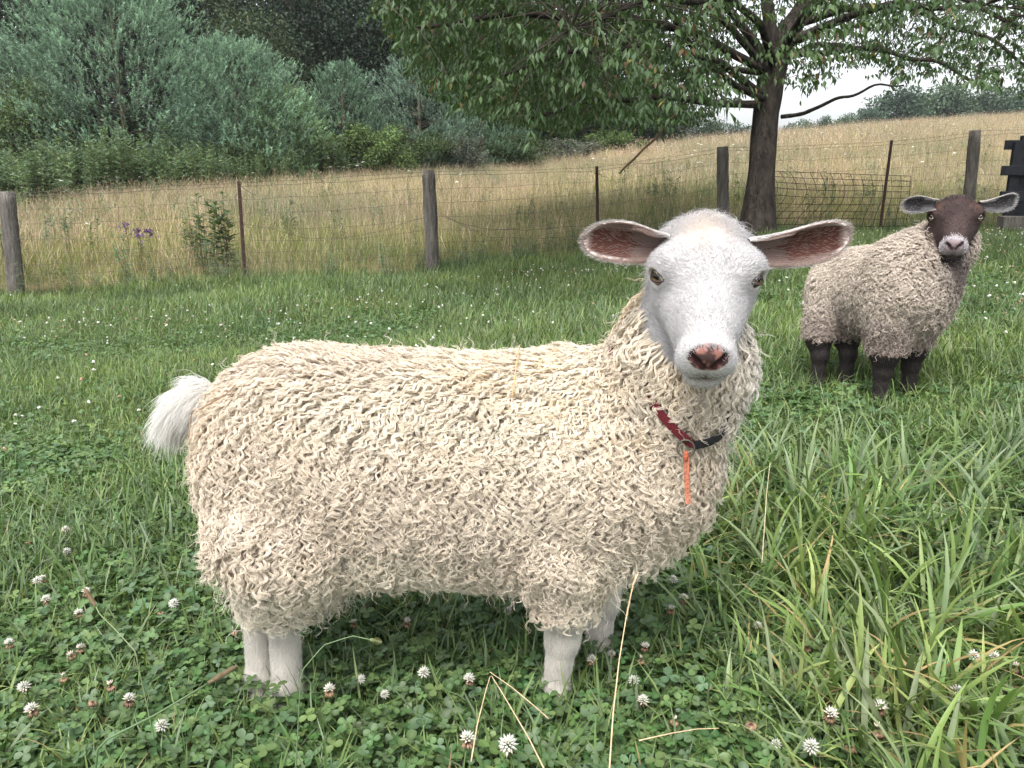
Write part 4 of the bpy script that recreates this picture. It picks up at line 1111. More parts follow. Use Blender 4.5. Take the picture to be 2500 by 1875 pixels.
GREENS = [np.array(c) for c in ((0.112, 0.190, 0.056), (0.142, 0.228, 0.078), (0.088, 0.155, 0.054), (0.190, 0.268, 0.100), (0.150, 0.212, 0.118))]
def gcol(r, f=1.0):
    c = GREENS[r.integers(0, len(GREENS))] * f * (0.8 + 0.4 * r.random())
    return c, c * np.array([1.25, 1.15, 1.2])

def proto_long(k):
    r = np.random.default_rng(100 + k); mb = MB()
    az0 = r.random() * 6.28
    for i in range(r.integers(9, 15)):
        az = az0 + r.normal(0, 0.9); c, tc = gcol(r)
        if r.random() < 0.06: c = np.array([0.30, 0.24, 0.12]); tc = c * 1.1
        p = (r.normal(0, 0.014), r.normal(0, 0.014), -0.005)
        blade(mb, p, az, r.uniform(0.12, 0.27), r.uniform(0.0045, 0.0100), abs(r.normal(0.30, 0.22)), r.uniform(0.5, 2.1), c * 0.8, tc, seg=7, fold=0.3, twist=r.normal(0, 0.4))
    for i in range(5):
        c, tc = gcol(r); blade(mb, (r.normal(0, .02), r.normal(0, .02), 0), r.random() * 6.28, r.uniform(0.05, 0.12), 0.003, abs(r.normal(.3, .3)), 0.8, c * .8, tc, seg=4, fold=0)
    return mb.build("grass_tuft", M_GRASS, link=False)

def proto_turf(k):
    r = np.random.default_rng(200 + k); mb = MB()
    for i in range(26):
        c, tc = gcol(r, 0.95)
        if r.random() < 0.04: c = np.array([0.25, 0.20, 0.11]); tc = c
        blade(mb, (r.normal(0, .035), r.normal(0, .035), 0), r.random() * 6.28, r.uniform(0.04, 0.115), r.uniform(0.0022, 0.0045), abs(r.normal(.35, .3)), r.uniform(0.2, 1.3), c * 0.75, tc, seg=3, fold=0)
    return mb.build("turf_tuft", M_GRASS, link=False)

def leaflet(mb, base, out, nor, r_, col, mark):
    out = nrm(np.asarray(out, float)); nor = nrm(np.asarray(nor) - out * (np.asarray(nor) @ out)); s = np.cross(nor, out)
    th = np.linspace(0, 2 * np.pi, 9)[:-1]
    # obovate outline with a notch at the tip
    ro = np.array([0.93, 1.02, 0.92, 0.80, 0.98, 0.80, 0.92, 1.02])
    cen = base + out * r_ * 0.95
    V = [cen - nor * r_ * 0.16]; C = [mark]
    for a, k in zip(th, ro):
        V.append(cen + out * math.cos(a) * r_ * k * 1.0 + s * math.sin(a) * r_ * k * 0.88 + nor * (0.10 * r_ * abs(math.sin(a)))); C.append(col)
    t = [[0, 1 + i, 1 + (i + 1) % 8] for i in range(8)]
    mb.add(np.array(V), None, t, np.array(C))

def clover_leaf(mb, root, az, h, lean, r_, r):
    c, tc = gcol(r, 0.80); c = c * np.array([r.uniform(0.75, 1.05), 1.0, 0.9])
    top, d = blade(mb, root, az, h, 0.0013, lean, 0.25, c * 1.3, c * 1.3, seg=3, fold=0)
    tilt = np.array([math.cos(az), math.sin(az), 0]) * r.uniform(0, 0.8) + r.normal(0, .30, 3); nor = nrm(np.array([0, 0, 1.0]) + tilt * 0.7)
    a0 = r.random() * 6.28; e1 = nrm(np.cross(nor, [math.sin(a0), math.cos(a0), 0.1])); e2 = np.cross(nor, e1)
    mark = c * 1.0 + (np.array([0.16, 0.22, 0.12]) - c) * r.uniform(0.15, 0.5)
    for k in range(3):
        a = k * 2.094 + r.normal(0, 0.12)
        o = e1 * math.cos(a) + e2 * math.sin(a)
        cc = c * r.uniform(0.85, 1.15)
        leaflet(mb, top, o + nor * r.uniform(-0.1, 0.15), nor + o * -0.15, r_ * r.uniform(0.9, 1.1), cc, mark)

def proto_clover(k):
    r = np.random.default_rng(300 + k); mb = MB()
    for i in range(20):
        a = r.random() * 6.28; q = 0.062 * math.sqrt(r.random())
        clover_leaf(mb, (q * math.cos(a), q * math.sin(a), 0), a + r.normal(0, .6), r.uniform(0.012, 0.060), r.uniform(0.05, 0.6), r.uniform(0.0042, 0.0088), r)
    return mb.build("clover_patch", M_CLOV, link=False)

def clover_flower_mb(r, stem_h, age, rad=0.0095, stem=True):
    """age 0 fresh white, 1 brown and drooping; mixed in between"""
    mb = MB(); az = r.random() * 6.28
    top = np.array([0, 0, 0.0])
    if stem:
        top, d = blade(mb, (0, 0, 0), az, stem_h, 0.0022, r.uniform(0, .25), r.uniform(0.1, .5), (0.10, 0.16, 0.06), (0.14, 0.20, 0.08), seg=5, fold=0.8)
    n = 46
    for i in range(n):
        z = 1 - 1.75 * (i + 0.5) / n; a = i * 2.39996
        lowf = (1 - z) / 2
        old = lowf * 1.35 < age * 1.2 + 0.0 if False else (lowf > 1 - age)
        el = math.asin(max(-1, min(1, z)))
        d = np.array([math.cos(a) * math.cos(el), math.sin(a) * math.cos(el), math.sin(el)])
        if old:
            d = nrm(np.array([d[0], d[1], -0.75 + 0.25 * z])); col = np.array([0.24, 0.155, 0.10]) * r.uniform(0.5, 1.6); tip = col * 1.25; L = rad * r.uniform(0.95, 1.2)
        else:
            col = np.array([0.42, 0.46, 0.26]); tip = np.array([0.80, 0.79, 0.74]) * r.uniform(0.85, 1.0); L = rad * r.uniform(0.95, 1.25)
            if lowf > 0.8 - age: tip = tip * np.array([1, 0.85, 0.80])
            d = nrm(d + np.array([0, 0, 0.35]))
        s = nrm(np.cross(d, [0.1, 0.2, 1.0])); u = np.cross(s, d); b0 = top + d * rad * 0.15; w = rad * 0.20
        V = np.array([b0, b0 + d * L * 0.55 + s * w, b0 + d * L * 0.55 - s * w, b0 + d * L * 0.5 + u * w * 0.9, b0 + d * L])
        mb.add(V, None, [[0, 1, 3], [0, 3, 2], [1, 4, 3], [3, 4, 2], [0, 2, 1], [1, 2, 4]], np.array([col, (col + tip) / 2, (col + tip) / 2, tip, tip]))
    return mb

ages = [0.0, 0.05, 0.15, 0.35, 0.6, 1.0, 0.0, 0.25]
flower_protos = [clover_flower_mb(np.random.default_rng(400 + k), 0.075 + 0.015 * (k % 3), a).build("clover_flower", M_FLOW, link=False) for k, a in enumerate(ages)]
def proto_dot(k):
    r = np.random.default_rng(450 + k); mb = MB()
    for j in range(5):
        d = nrm(r.normal(0, 1, 3)); mb.tube(np.array([[0, 0, .075], [0, 0, .075] + d * 0.009]), [0.006, 0.003], 4, (0.72, 0.72, 0.66) if k < 3 else (0.42, 0.28, 0.20))
    return mb.build("clover_head", M_FLOW, link=False)
dot_protos = [proto_dot(k) for k in range(4)]
long_protos = [proto_long(k) for k in range(8)]
turf_protos = [proto_turf(k) for k in range(6)]
clov_protos = [proto_clover(k) for k in range(7)]

def visible_xy(n, y0, y1, r, margin=0.35, power=1.0):
    """random ground points inside the camera's wedge between two distances (uniform per square metre)"""
    out = []
    s = 0.70
    while len(out) < n:
        y = r.uniform(y0, y1, n * 3); x = r.uniform(-1, 1, n * 3) * (s * y1 + margin)
        k = np.abs(x) < s * y + margin
        out = np.concatenate([out, np.stack([x, y], -1)[k]]) if len(out) else np.stack([x, y], -1)[k]
    return out[:n]

def place(xy, zoff=0.0):
    return np.column_stack([xy, ground_z(xy[:, 0], xy[:, 1]) + zoff])

def rots(n, r, tilt=0.15):
    return np.column_stack([r.normal(0, tilt, n), r.normal(0, tilt, n), r.uniform(0, 6.283, n)])

feet = np.array([[-0.427, 1.145], [-0.373, 1.115], [0.068, 1.08], [0.148, 1.19]] + [[f[0], f[1]] for f in F2])
def clear_feet(xy, rad=0.035):
    d = np.min(np.linalg.norm(xy[:, None, :] - feet[None], axis=2), axis=1)
    return d > rad

# near clover
A = visible_xy(5200, 0.35, 2.6, rg); A = A[clear_feet(A, 0.042)]
dens = 0.95 - 0.45 * smooth01((A[:, 0] - 0.35) / 0.5) + 0.3 * vnoise(A, 3.0, 71)
A = A[rg.random(len(A)) < dens]
A2 = visible_xy(3600, 2.5, 6.0, rg, margin=0.5); A2 = A2[clear_feet(A2, 0.06)]; A2 = A2[rg.random(len(A2)) < 0.6 + 0.6 * vnoise(A2, 1.1, 75)]; A = np.vstack([A, A2])
scatter("clover_leaves", place(A, -0.004), rots(len(A), rg, 0.1), rg.uniform(0.75, 1.25, len(A)), rg.integers(0, len(clov_protos), len(A)), clov_protos, "dark green clover leaves covering the ground in the foreground", "clover")
# long grass in the foreground
B = visible_xy(5200, 0.35, 3.2, rg); B = B[clear_feet(B, 0.030)]
dens = 0.32 + 0.75 * smooth01((B[:, 0] - 0.22) / 0.35) * smooth01((B[:, 1] - 0.5) / 0.5) * smooth01((2.5 - B[:, 1]) / 0.5) + 0.55 * smooth01((1.02 - B[:, 1]) / 0.25) + 0.28 * smooth01((-0.55 - B[:, 0]) / 0.3) + 0.22 * vnoise(B, 2.2, 72) + 0.10 * smooth01((B[:, 1] - 1.5) / 0.6)
B = B[rg.random(len(B)) < dens]
sc = rg.uniform(0.55, 1.1, len(B)) * (1 - 0.5 * smooth01((B[:, 1] - 1.7) / 0.7)) * (0.55 + 0.45 * smooth01((B[:, 0] - 0.2) / 0.3)) * (1 - 0.45 * np.exp(-(((B[:, 0] + 0.1) / 0.5) ** 4 + ((B[:, 1] - 1.1) / 0.22) ** 2)))
scatter("long_grass", place(B, -0.004), rots(len(B), rg, 0.22), sc, rg.integers(0, len(long_protos), len(B)), long_protos, "long bent blades of green grass in the foreground", "grass")
# turf of the paddock
T1 = visible_xy(8200, 0.9, 4.5, rg); T1 = T1[clear_feet(T1, 0.05)]
T2 = visible_xy(15000, 4.0, 10.6, rg, margin=0.8); T2 = T2[T2[:, 1] < fence_y(T2[:, 0]) + 0.15 + 0.5 * vnoise(T2, 1.5, 76) + 0.5 * rg.random(len(T2))]
T = np.vstack([T1, T2])
d4 = np.exp(-((T[:, 0] - 4.1) / 1.1) ** 2 - ((T[:, 1] - 9.0) / 0.35) ** 2)
T = T[rg.random(len(T)) > d4 * 1.2]
sc = rg.uniform(0.55, 1.15, len(T)) * (1 + 0.5 * smooth01((T[:, 1] - 4) / 4)) * (1 + 0.45 * vnoise(T, 1.1, 73))
scatter("pasture_grass", place(T, -0.004), rots(len(T), rg, 0.15), sc, rg.integers(0, len(turf_protos), len(T)), turf_protos, "short green grass of the paddock up to the fence", "grass")
# clover heads of the paddock, too many and too small to count
Fl = visible_xy(5200, 2.4, 9.5, rg, margin=0.5); Fl = Fl[Fl[:, 1] < fence_y(Fl[:, 0]) - 0.3]
Fl = Fl[rg.random(len(Fl)) < -0.1 + 0.4 * smooth01((Fl[:, 1] - 2) / 4) + 0.45 * vnoise(Fl, 0.7, 74) + 0.30 * smooth01((Fl[:, 0] - 1.0) / 1.5)]
scatter("clover_heads", place(Fl, 0.012), rots(len(Fl), rg, 0.2), rg.uniform(0.55, 1.1, len(Fl)), rg.integers(0, 4, len(Fl)), dot_protos, "small white clover heads dotted over the paddock", "clover")
# ------------------------------------------------------------------ meadow beyond the fence
TAN = [np.array(c) * 1.32 for c in ((0.41, 0.34, 0.245), (0.47, 0.385, 0.295), (0.35, 0.30, 0.21), (0.31, 0.30, 0.165), (0.38, 0.33, 0.22))]
def proto_meadow(k, n=34, H=0.62, green=0.25, wide=1.0, spread=0.16, heads=0.5):
    r = np.random.default_rng(500 + k); mb = MB()
    for i in range(n):
        c = TAN[r.integers(0, len(TAN))] * r.uniform(0.75, 1.15)
        if r.random() < green: c = np.array([0.21, 0.25, 0.085]) * r.uniform(0.7, 1.3)
        az = r.random() * 6.28; L = H * r.uniform(0.55, 1.1)
        tip, d = blade(mb, (r.normal(0, spread), r.normal(0, spread), -0.02), az, L, r.uniform(0.0025, 0.0045) * wide, abs(r.normal(0.12, 0.16)), r.uniform(0.0, 1.1), c * 0.85, c * 1.1, seg=3, fold=0)
        if r.random() < heads:      # seed head
            hc = np.array([0.44, 0.36, 0.265]) * r.uniform(0.8, 1.15); w = 0.0036 * wide; e = tip + d * r.uniform(0.04, 0.10) + np.array([0, 0, -0.01])
            s = nrm(np.cross(d, [0.3, 0.2, 0.1])); u = np.cross(s, d); m_ = (tip + e) / 2
            mb.add(np.array([tip, m_ + s * w, m_ - s * w, e, m_ + u * w, m_ - u * w]), None, [[0, 1, 3], [0, 3, 2], [0, 4, 3], [0, 3, 5]], hc)
    return mb.build("meadow_tuft", M_DRY, link=False)
mead_protos = [proto_meadow(k, H=0.50, green=0.22, heads=0.4) for k in range(4)] + [proto_meadow(4 + k, n=44, H=0.40, green=0.80, spread=0.18, heads=0.08) for k in range(3)] + [proto_meadow(7, n=18, H=0.62, green=0.1)]
mead_far = [proto_meadow(10 + k, n=26, H=0.62, wide=2.4, spread=0.24) for k in range(4)]
green_weed = []
rm = np.random.default_rng(33)

def past_fence(n, y0, y1, r, margin=1.0):
    p = visible_xy(n, y0, y1, r, margin); return p[p[:, 1] > fence_y(p[:, 0]) - 0.05 + 0.35 * vnoise(p, 1.1, 77)]
def Rr(x, y): return np.interp(x / np.maximum(y, 1), _S, _R)
def kindsel(p):
    """tan tufts higher up, yellow-green ones mixed in patches nearer the fence"""
    g_ = 0.88 - 0.55 * smooth01((p[:, 1] - fence_y(p[:, 0]) - 0.5) / 7.0) - 0.15 * smooth01((p[:, 0] - 1) / 4) + 0.42 * vnoise(p, 0.55, 84) + 0.2 * vnoise(p, 1.8, 85)
    k = np.where(rm.random(len(p)) < g_, rm.integers(4, 7, len(p)), rm.integers(0, 4, len(p)))
    return np.where(rm.random(len(p)) < 0.08, 7, k)
M0 = past_fence(4300, 7.0, 15.0, rm); 
scl0 = rm.uniform(0.45, 1.15, len(M0)) * (0.60 + 0.40 * smooth01((M0[:, 1] - fence_y(M0[:, 0])) / 1.5)) * (1 + 0.30 * vnoise(M0, 0.6, 81))
M1 = past_fence(9000, 14.0, 34.0, rm, 1.5); M1 = M1[M1[:, 1] < Rr(M1[:, 0], M1[:, 1]) + 3]
scl1 = rm.uniform(0.8, 1.2, len(M1)) * (1 + 0.15 * vnoise(M1, 0.3, 82))
scatter("meadow_grass", np.vstack([place(M0), place(M1)]), rots(len(M0) + len(M1), rm, 0.10), np.concatenate([scl0, scl1]),
        np.concatenate([kindsel(M0), kindsel(M1)]), mead_protos, "tall dry tan grass of the meadow beyond the wire fence", "grass")
M2 = past_fence(15000, 32.0, 95.0, rm, 3); M2 = M2[M2[:, 1] < Rr(M2[:, 0], M2[:, 1]) + 4]
scatter("far_meadow_grass", place(M2), rots(len(M2), rm, 0.10), rm.uniform(0.8, 1.3, len(M2)), rm.integers(0, 4, len(M2)), mead_far, "dry tan grass on the rising hill towards the far ridge", "grass")

# white flat flower heads over the meadow
def proto_lace(k):
    r = np.random.default_rng(540 + k); mb = MB()
    h = r.uniform(0.55, 0.8); tip, d = blade(mb, (0, 0, 0), r.random() * 6.28, h, 0.004, 0.05, 0.1, (0.12, 0.16, 0.06), (0.14, 0.18, 0.07), seg=3, fold=0)
    for i in range(16):
        a = i * 2.4; q = 0.032 * math.sqrt((i + 0.5) / 16)
        c = tip + np.array([q * math.cos(a), q * math.sin(a), 0.012 * (1 - (q / .032) ** 2)])
        mb.add(np.array([c + [0.012, 0, 0], c + [0, 0.012, 0.001], c - [0.012, 0, 0], c - [0, 0.012, 0.001]]), [[0, 1, 2, 3]], None, (0.72, 0.72, 0.66))
    return mb.build("lace_flower", M_FLOW, link=False)
lace = [proto_lace(k) for k in range(3)]
Lc = past_fence(4200, 8.0, 60.0, rm); Lc = Lc[(Lc[:, 1] < Rr(Lc[:, 0], Lc[:, 1]))]
dl = 0.05 + 0.5 * smooth01((vnoise(Lc, 0.35, 83) - 0.1) / 0.5) + 0.35 * smooth01((Lc[:, 0] - 1) / 3)
Lc = Lc[rm.random(len(Lc)) < dl]
scatter("white_meadow_flowers", place(Lc, 0.04), rots(len(Lc), rm, 0.15), rm.uniform(0.7, 1.15, len(Lc)), rm.integers(0, 3, len(Lc)), lace, "white flat-topped wildflowers scattered through the dry meadow", "wildflower")

# ------------------------------------------------------------------ leafy plants
def leaf_quads(c, d, nor, L, W, col):
    """folded pointed leaves; all arrays (N,3); returns verts, tris, colours"""
    s = nrm(np.cross(nor, d)); n = np.cross(d, s)
    N = len(c); L = L[:, None]; W = W[:, None]
    V = np.stack([c, c + d * L * 0.45 + s * W * 0.5 + n * W * 0.14, c + d * L * 0.42, c + d * L * 0.45 - s * W * 0.5 + n * W * 0.14, c + d * L + -n * L * 0.10], 1)
    i = np.arange(N)[:, None] * 5
    T = np.concatenate([i + np.array([[0, 1, 2]]), i + np.array([[0, 2, 3]]), i + np.array([[1, 4, 2]]), i + np.array([[2, 4, 3]])], 1).reshape(-1, 3)
    return V.reshape(-1, 3), T, np.repeat(col, 5, 0)

def proto_weed(k, H=1.15, leafL=0.12, cols=((0.12, 0.19, 0.09), (0.15, 0.21, 0.12)), stems=5, top=None):
    r = np.random.default_rng(600 + k); mb = MB()
    for sidx in range(stems):
        h = H * r.uniform(0.65, 1.05); az = r.random() * 6.28; lean = abs(r.normal(0, 0.10))
        p0 = np.array([r.normal(0, 0.10), r.normal(0, 0.10), 0]); t = np.linspace(0, 1, 6)[:, None]
        pts = p0 + np.array([math.cos(az) * math.sin(lean), math.sin(az) * math.sin(lean), math.cos(lean)]) * h * t
        mb.tube(pts, np.linspace(0.005, 0.0025, 6), 4, (0.12, 0.13, 0.06), caps=False)
        n = int(26 * h); f = r.uniform(0.12, 1.0, n); c = p0 + (pts[-1] - p0) * f[:, None]; a = np.arange(n) * 2.4 + r.random()
        el = 0.55 - 0.4 * (1 - f); d = np.stack([np.cos(a) * np.cos(el), np.sin(a) * np.cos(el), np.sin(el)], -1)
        col = np.array(cols)[r.integers(0, len(cols), n)] * r.uniform(0.8, 1.2, (n, 1))
        V, T, C = leaf_quads(c, d, np.tile([0, 0, 1.0], (n, 1)) + r.normal(0, .2, (n, 3)), leafL * (0.55 + 0.6 * np.sin(np.pi * f)), leafL * 0.26 * np.ones(n), col)
        mb.add(V, None, T, C)
        if top is not None:
            for i in range(18):
                d = nrm(np.array([r.normal(0, .8), r.normal(0, .8), 0.8])); e = pts[-1] + d * 0.05; s = nrm(np.cross(d, [.1, .3, .9])) * 0.006
                mb.add(np.array([pts[-1] + r.normal(0, .01, 3), e + s, e - s]), None, [[0, 1, 2]], top)
            for i in range(20):
                q_ = pts[-1] + r.normal(0, 0.028, 3); e = r.normal(0, 0.014, (3, 3)) + q_; mb.add(e, None, [[0, 1, 2]], top)
    return mb.build("weed", M_WEED, link=False)
weeds = [proto_weed(k) for k in range(4)] + [proto_weed(4 + k, 1.3, 0.14, ((0.14, 0.20, 0.13), (0.11, 0.17, 0.10))) for k in range(2)]

def ground_at(px, R):
    """x,y on the line of sight column px at distance y=R"""
    return ((px - 1250) / F) * (R * 0.967 + 0.25), R

# the belt of weeds along the edge of the meadow
W = []
for k in range(1150):
    px = rm.uniform(-200, 1500); s = (px - 1250) / F
    R = np.interp(s, _S, _R); y = R + rm.normal(0, 0.55) - 0.3 - rm.random() * 2.0 * max(0, 1 - px / 900)
    x, y = ground_at(px, y); W.append((x, y))
W = np.array(W)
hw = np.interp(W[:, 0] / W[:, 1], [-0.66, -0.35, -0.2, -0.05, 0.15], [1.2, 1.15, 0.85, 0.6, 0.45])
scatter("hedge_weeds", place(W), rots(len(W), rm, 0.06), hw * rm.uniform(0.5, 1.15, len(W)) * (1 + 0.45 * vnoise(W, 0.55, 88)), rm.integers(0, 6, len(W)), weeds, "belt of tall leafy weeds between the dry meadow and the pines", "weeds")

# low weeds through the meadow and along the fence line
Mw = past_fence(520, 8.0, 26.0, rm); Mw = Mw[rm.random(len(Mw)) < 0.55 + 0.5 * vnoise(Mw, 0.5, 89)]
xf = rm.uniform(-7.5, 8.0, 150); Fw = np.column_stack([xf, fence_y(xf) + rm.normal(0.05, 0.16, 150)])
Mw = np.vstack([Mw, Fw])
scatter("meadow_weeds", place(Mw), rots(len(Mw), rm, 0.12), np.concatenate([rm.uniform(0.30, 0.62, len(Mw) - 150), rm.uniform(0.16, 0.36, 150)]), rm.integers(0, 6, len(Mw)), weeds, "low green weeds mixed into the meadow and along the fence line", "weeds")

# single weeds one can pick out behind the fence
def single(proto, px, depth, scale, label, cat, group=None, name="weed_plant", dz=0.0):
    p = P(px, 700, depth); y = p[1]; x = (px - 1250) / F * depth
    o = bpy.data.objects.new(name, proto.data); COL.objects.link(o)
    o.location = (x, y, gz(x, y) + dz); o.rotation_euler = (0, 0, px * 0.7); o.scale = (scale,) * 3
    tag(o, label, cat, group); return o
w_wide = proto_weed(20, 0.95, 0.16, ((0.085, 0.13, 0.055), (0.07, 0.115, 0.05)), stems=14)
w_thin = proto_weed(21, 0.9, 0.11, ((0.09, 0.13, 0.06), (0.12, 0.16, 0.08)), stems=3)
w_purp = proto_weed(22, 0.58, 0.10, ((0.09, 0.11, 0.06),), stems=4, top=(0.10, 0.045, 0.17))
single(w_wide, 535, 9.0, 0.95, "dense dark green weed growing beside the rusty post left of centre", "weed", "weeds standing in the meadow")
single(w_wide, 480, 9.6, 0.55, "smaller leafy green weed left of the dense one by the rusty post", "weed", "weeds standing in the meadow")
single(w_thin, 222, 9.0, 0.72, "thin upright green weed in the dry grass at the far left", "weed", "weeds standing in the meadow")
single(w_thin, 75, 8.4, 1.1, "tall leafy weed leaning out behind the leftmost wooden post", "weed", "weeds standing in the meadow")
single(w_purp, 357, 9.1, 1.0, "weed with a purple flower head in the dry grass", "wildflower", None, "purple_flower")

# ------------------------------------------------------------------ trees
M_BARK, nt, b = mat_nodes("bark")
def bark_setup(nt, b, c1, c2, sc=14.0, bump=1.0):
    N, L = nt.nodes, nt.links
    tc = N.new("ShaderNodeTexCoord"); mp = N.new("ShaderNodeMapping"); mp.inputs["Scale"].default_value = (1, 1, 0.16)
    L.new(tc.outputs["Object"], mp.inputs["Vector"])
    nz = N.new("ShaderNodeTexNoise"); nz.inputs["Scale"].default_value = sc; nz.inputs["Detail"].default_value = 9; nz.inputs["Roughness"].default_value = 0.65
    vo = N.new("ShaderNodeTexVoronoi"); vo.inputs["Scale"].default_value = sc * 1.6; vo.feature = 'DISTANCE_TO_EDGE'
    L.new(mp.outputs[0], nz.inputs["Vector"]); 
    ad = N.new("ShaderNodeVectorMath"); ad.operation = 'ADD'; L.new(mp.outputs[0], ad.inputs[0]); 
    sv = N.new("ShaderNodeVectorMath"); sv.operation = 'SCALE'; sv.inputs["Scale"].default_value = 0.06; L.new(nz.outputs["Color"], sv.inputs[0]); L.new(sv.outputs[0], ad.inputs[1]); L.new(ad.outputs[0], vo.inputs["Vector"])
    cr = N.new("ShaderNodeValToRGB"); cr.color_ramp.elements[0].position = 0.3; cr.color_ramp.elements[0].color = (*c1, 1); cr.color_ramp.elements[1].position = 0.72; cr.color_ramp.elements[1].color = (*c2, 1)
    L.new(nz.outputs[0], cr.inputs[0]); L.new(cr.outputs[0], b.inputs["Base Color"])
    b.inputs["Roughness"].default_value = 0.9; b.inputs["Specular IOR Level"].default_value = 0.15
    mm = N.new("ShaderNodeMath"); mm.operation = 'MULTIPLY_ADD'; mm.inputs[1].default_value = 1.5; L.new(vo.outputs[0], mm.inputs[0]); L.new(nz.outputs[0], mm.inputs[2])
    bp = N.new("ShaderNodeBump"); bp.inputs["Strength"].default_value = bump; bp.inputs["Distance"].default_value = 0.03; L.new(mm.outputs[0], bp.inputs["Height"]); L.new(bp.outputs[0], b.inputs["Normal"])
bark_setup(nt, b, (0.020, 0.017, 0.015), (0.095, 0.078, 0.066))
M_TWIG = mat_vcol("twig_bark", rough=0.9, noise=0.3, nscale=20)
M_LEAF = mat_vcol("cherry_leaf", rough=0.5, spec=0.4, translucent=0.30)
M_PINE = mat_vcol("pine_needles", rough=0.7, spec=0.2, translucent=0.20)
M_DARKLEAF = mat_vcol("wood_leaf", rough=0.65, spec=0.25, translucent=0.22)

# --- the cherry tree by the fence
rt = np.random.default_rng(77)
TD = 9.25
base = P(1848, 560, TD); tx, ty = base[0], base[1]; tz = gz(tx, ty)
cherry = empty("cherry_tree", (tx, ty, tz)); tag(cherry, "broad leafy tree with a dark trunk and drooping leaves, growing by the wire fence", "tree")
tr_px = [(1846, 585, 92), (1848, 560, 82), (1853, 500, 74), (1858, 430, 68), (1864, 350, 63), (1871, 270, 60), (1881, 200, 60), (1895, 140, 66), (1915, 90, 60), (1950, 40, 52), (1985, -20, 46), (2010, -120, 40), (2025, -260, 32)]
tp = np.array([P(x, y, TD) for x, y, w in tr_px]); tw = np.array([w / 2 * TD / F for *_, w in tr_px])
def resample(p, r, n):
    d = np.concatenate([[0], np.cumsum(np.linalg.norm(np.diff(p, axis=0), axis=1))]); t = np.linspace(0, d[-1], n)
    return np.stack([np.interp(t, d, p[:, i]) for i in range(3)], -1), np.interp(t, d, r)
tp, tw = resample(tp, tw, 60)
seg = 28; mb = MB(); th = np.linspace(0, 2 * np.pi, seg, endpoint=False)
tg = nrm(np.gradient(tp, axis=0)); a_ = nrm(np.cross(tg, [0, 1.0, 0])); b_ = np.cross(tg, a_)
lump = 1 + 0.10 * vnoise(np.stack([np.repeat(tp[:, 2] * 1.6, seg), np.tile(np.cos(th) * 1.5, 60), np.tile(np.sin(th) * 1.5, 60)], -1), 1.3, 91).reshape(60, seg) + 0.05 * vnoise(np.stack([np.repeat(tp[:, 2] * 2, seg), np.tile(np.cos(th) * 5, 60), np.tile(np.sin(th) * 5, 60)], -1), 1.7, 92).reshape(60, seg)
flare = 1 + 0.28 * np.exp(-(tp[:, 2] - tz) / 0.18)[:, None] * (1 + 0.35 * np.sin(th * 4 + 1)[None])
Vt = tp[:, None] + (tw[:, None] * lump * flare)[..., None] * (np.cos(th)[None, :, None] * a_[:, None] + np.sin(th)[None, :, None] * b_[:, None])
i = np.arange(59)[:, None] * seg; j = np.arange(seg)[None]; j2 = (j + 1) % seg
mb.add(Vt.reshape(-1, 3), np.stack([i + j, i + j2, i + seg + j2, i + seg + j], -1).reshape(-1, 4), None, (1, 1, 1))
mb.build("trunk", M_BARK, cherry)
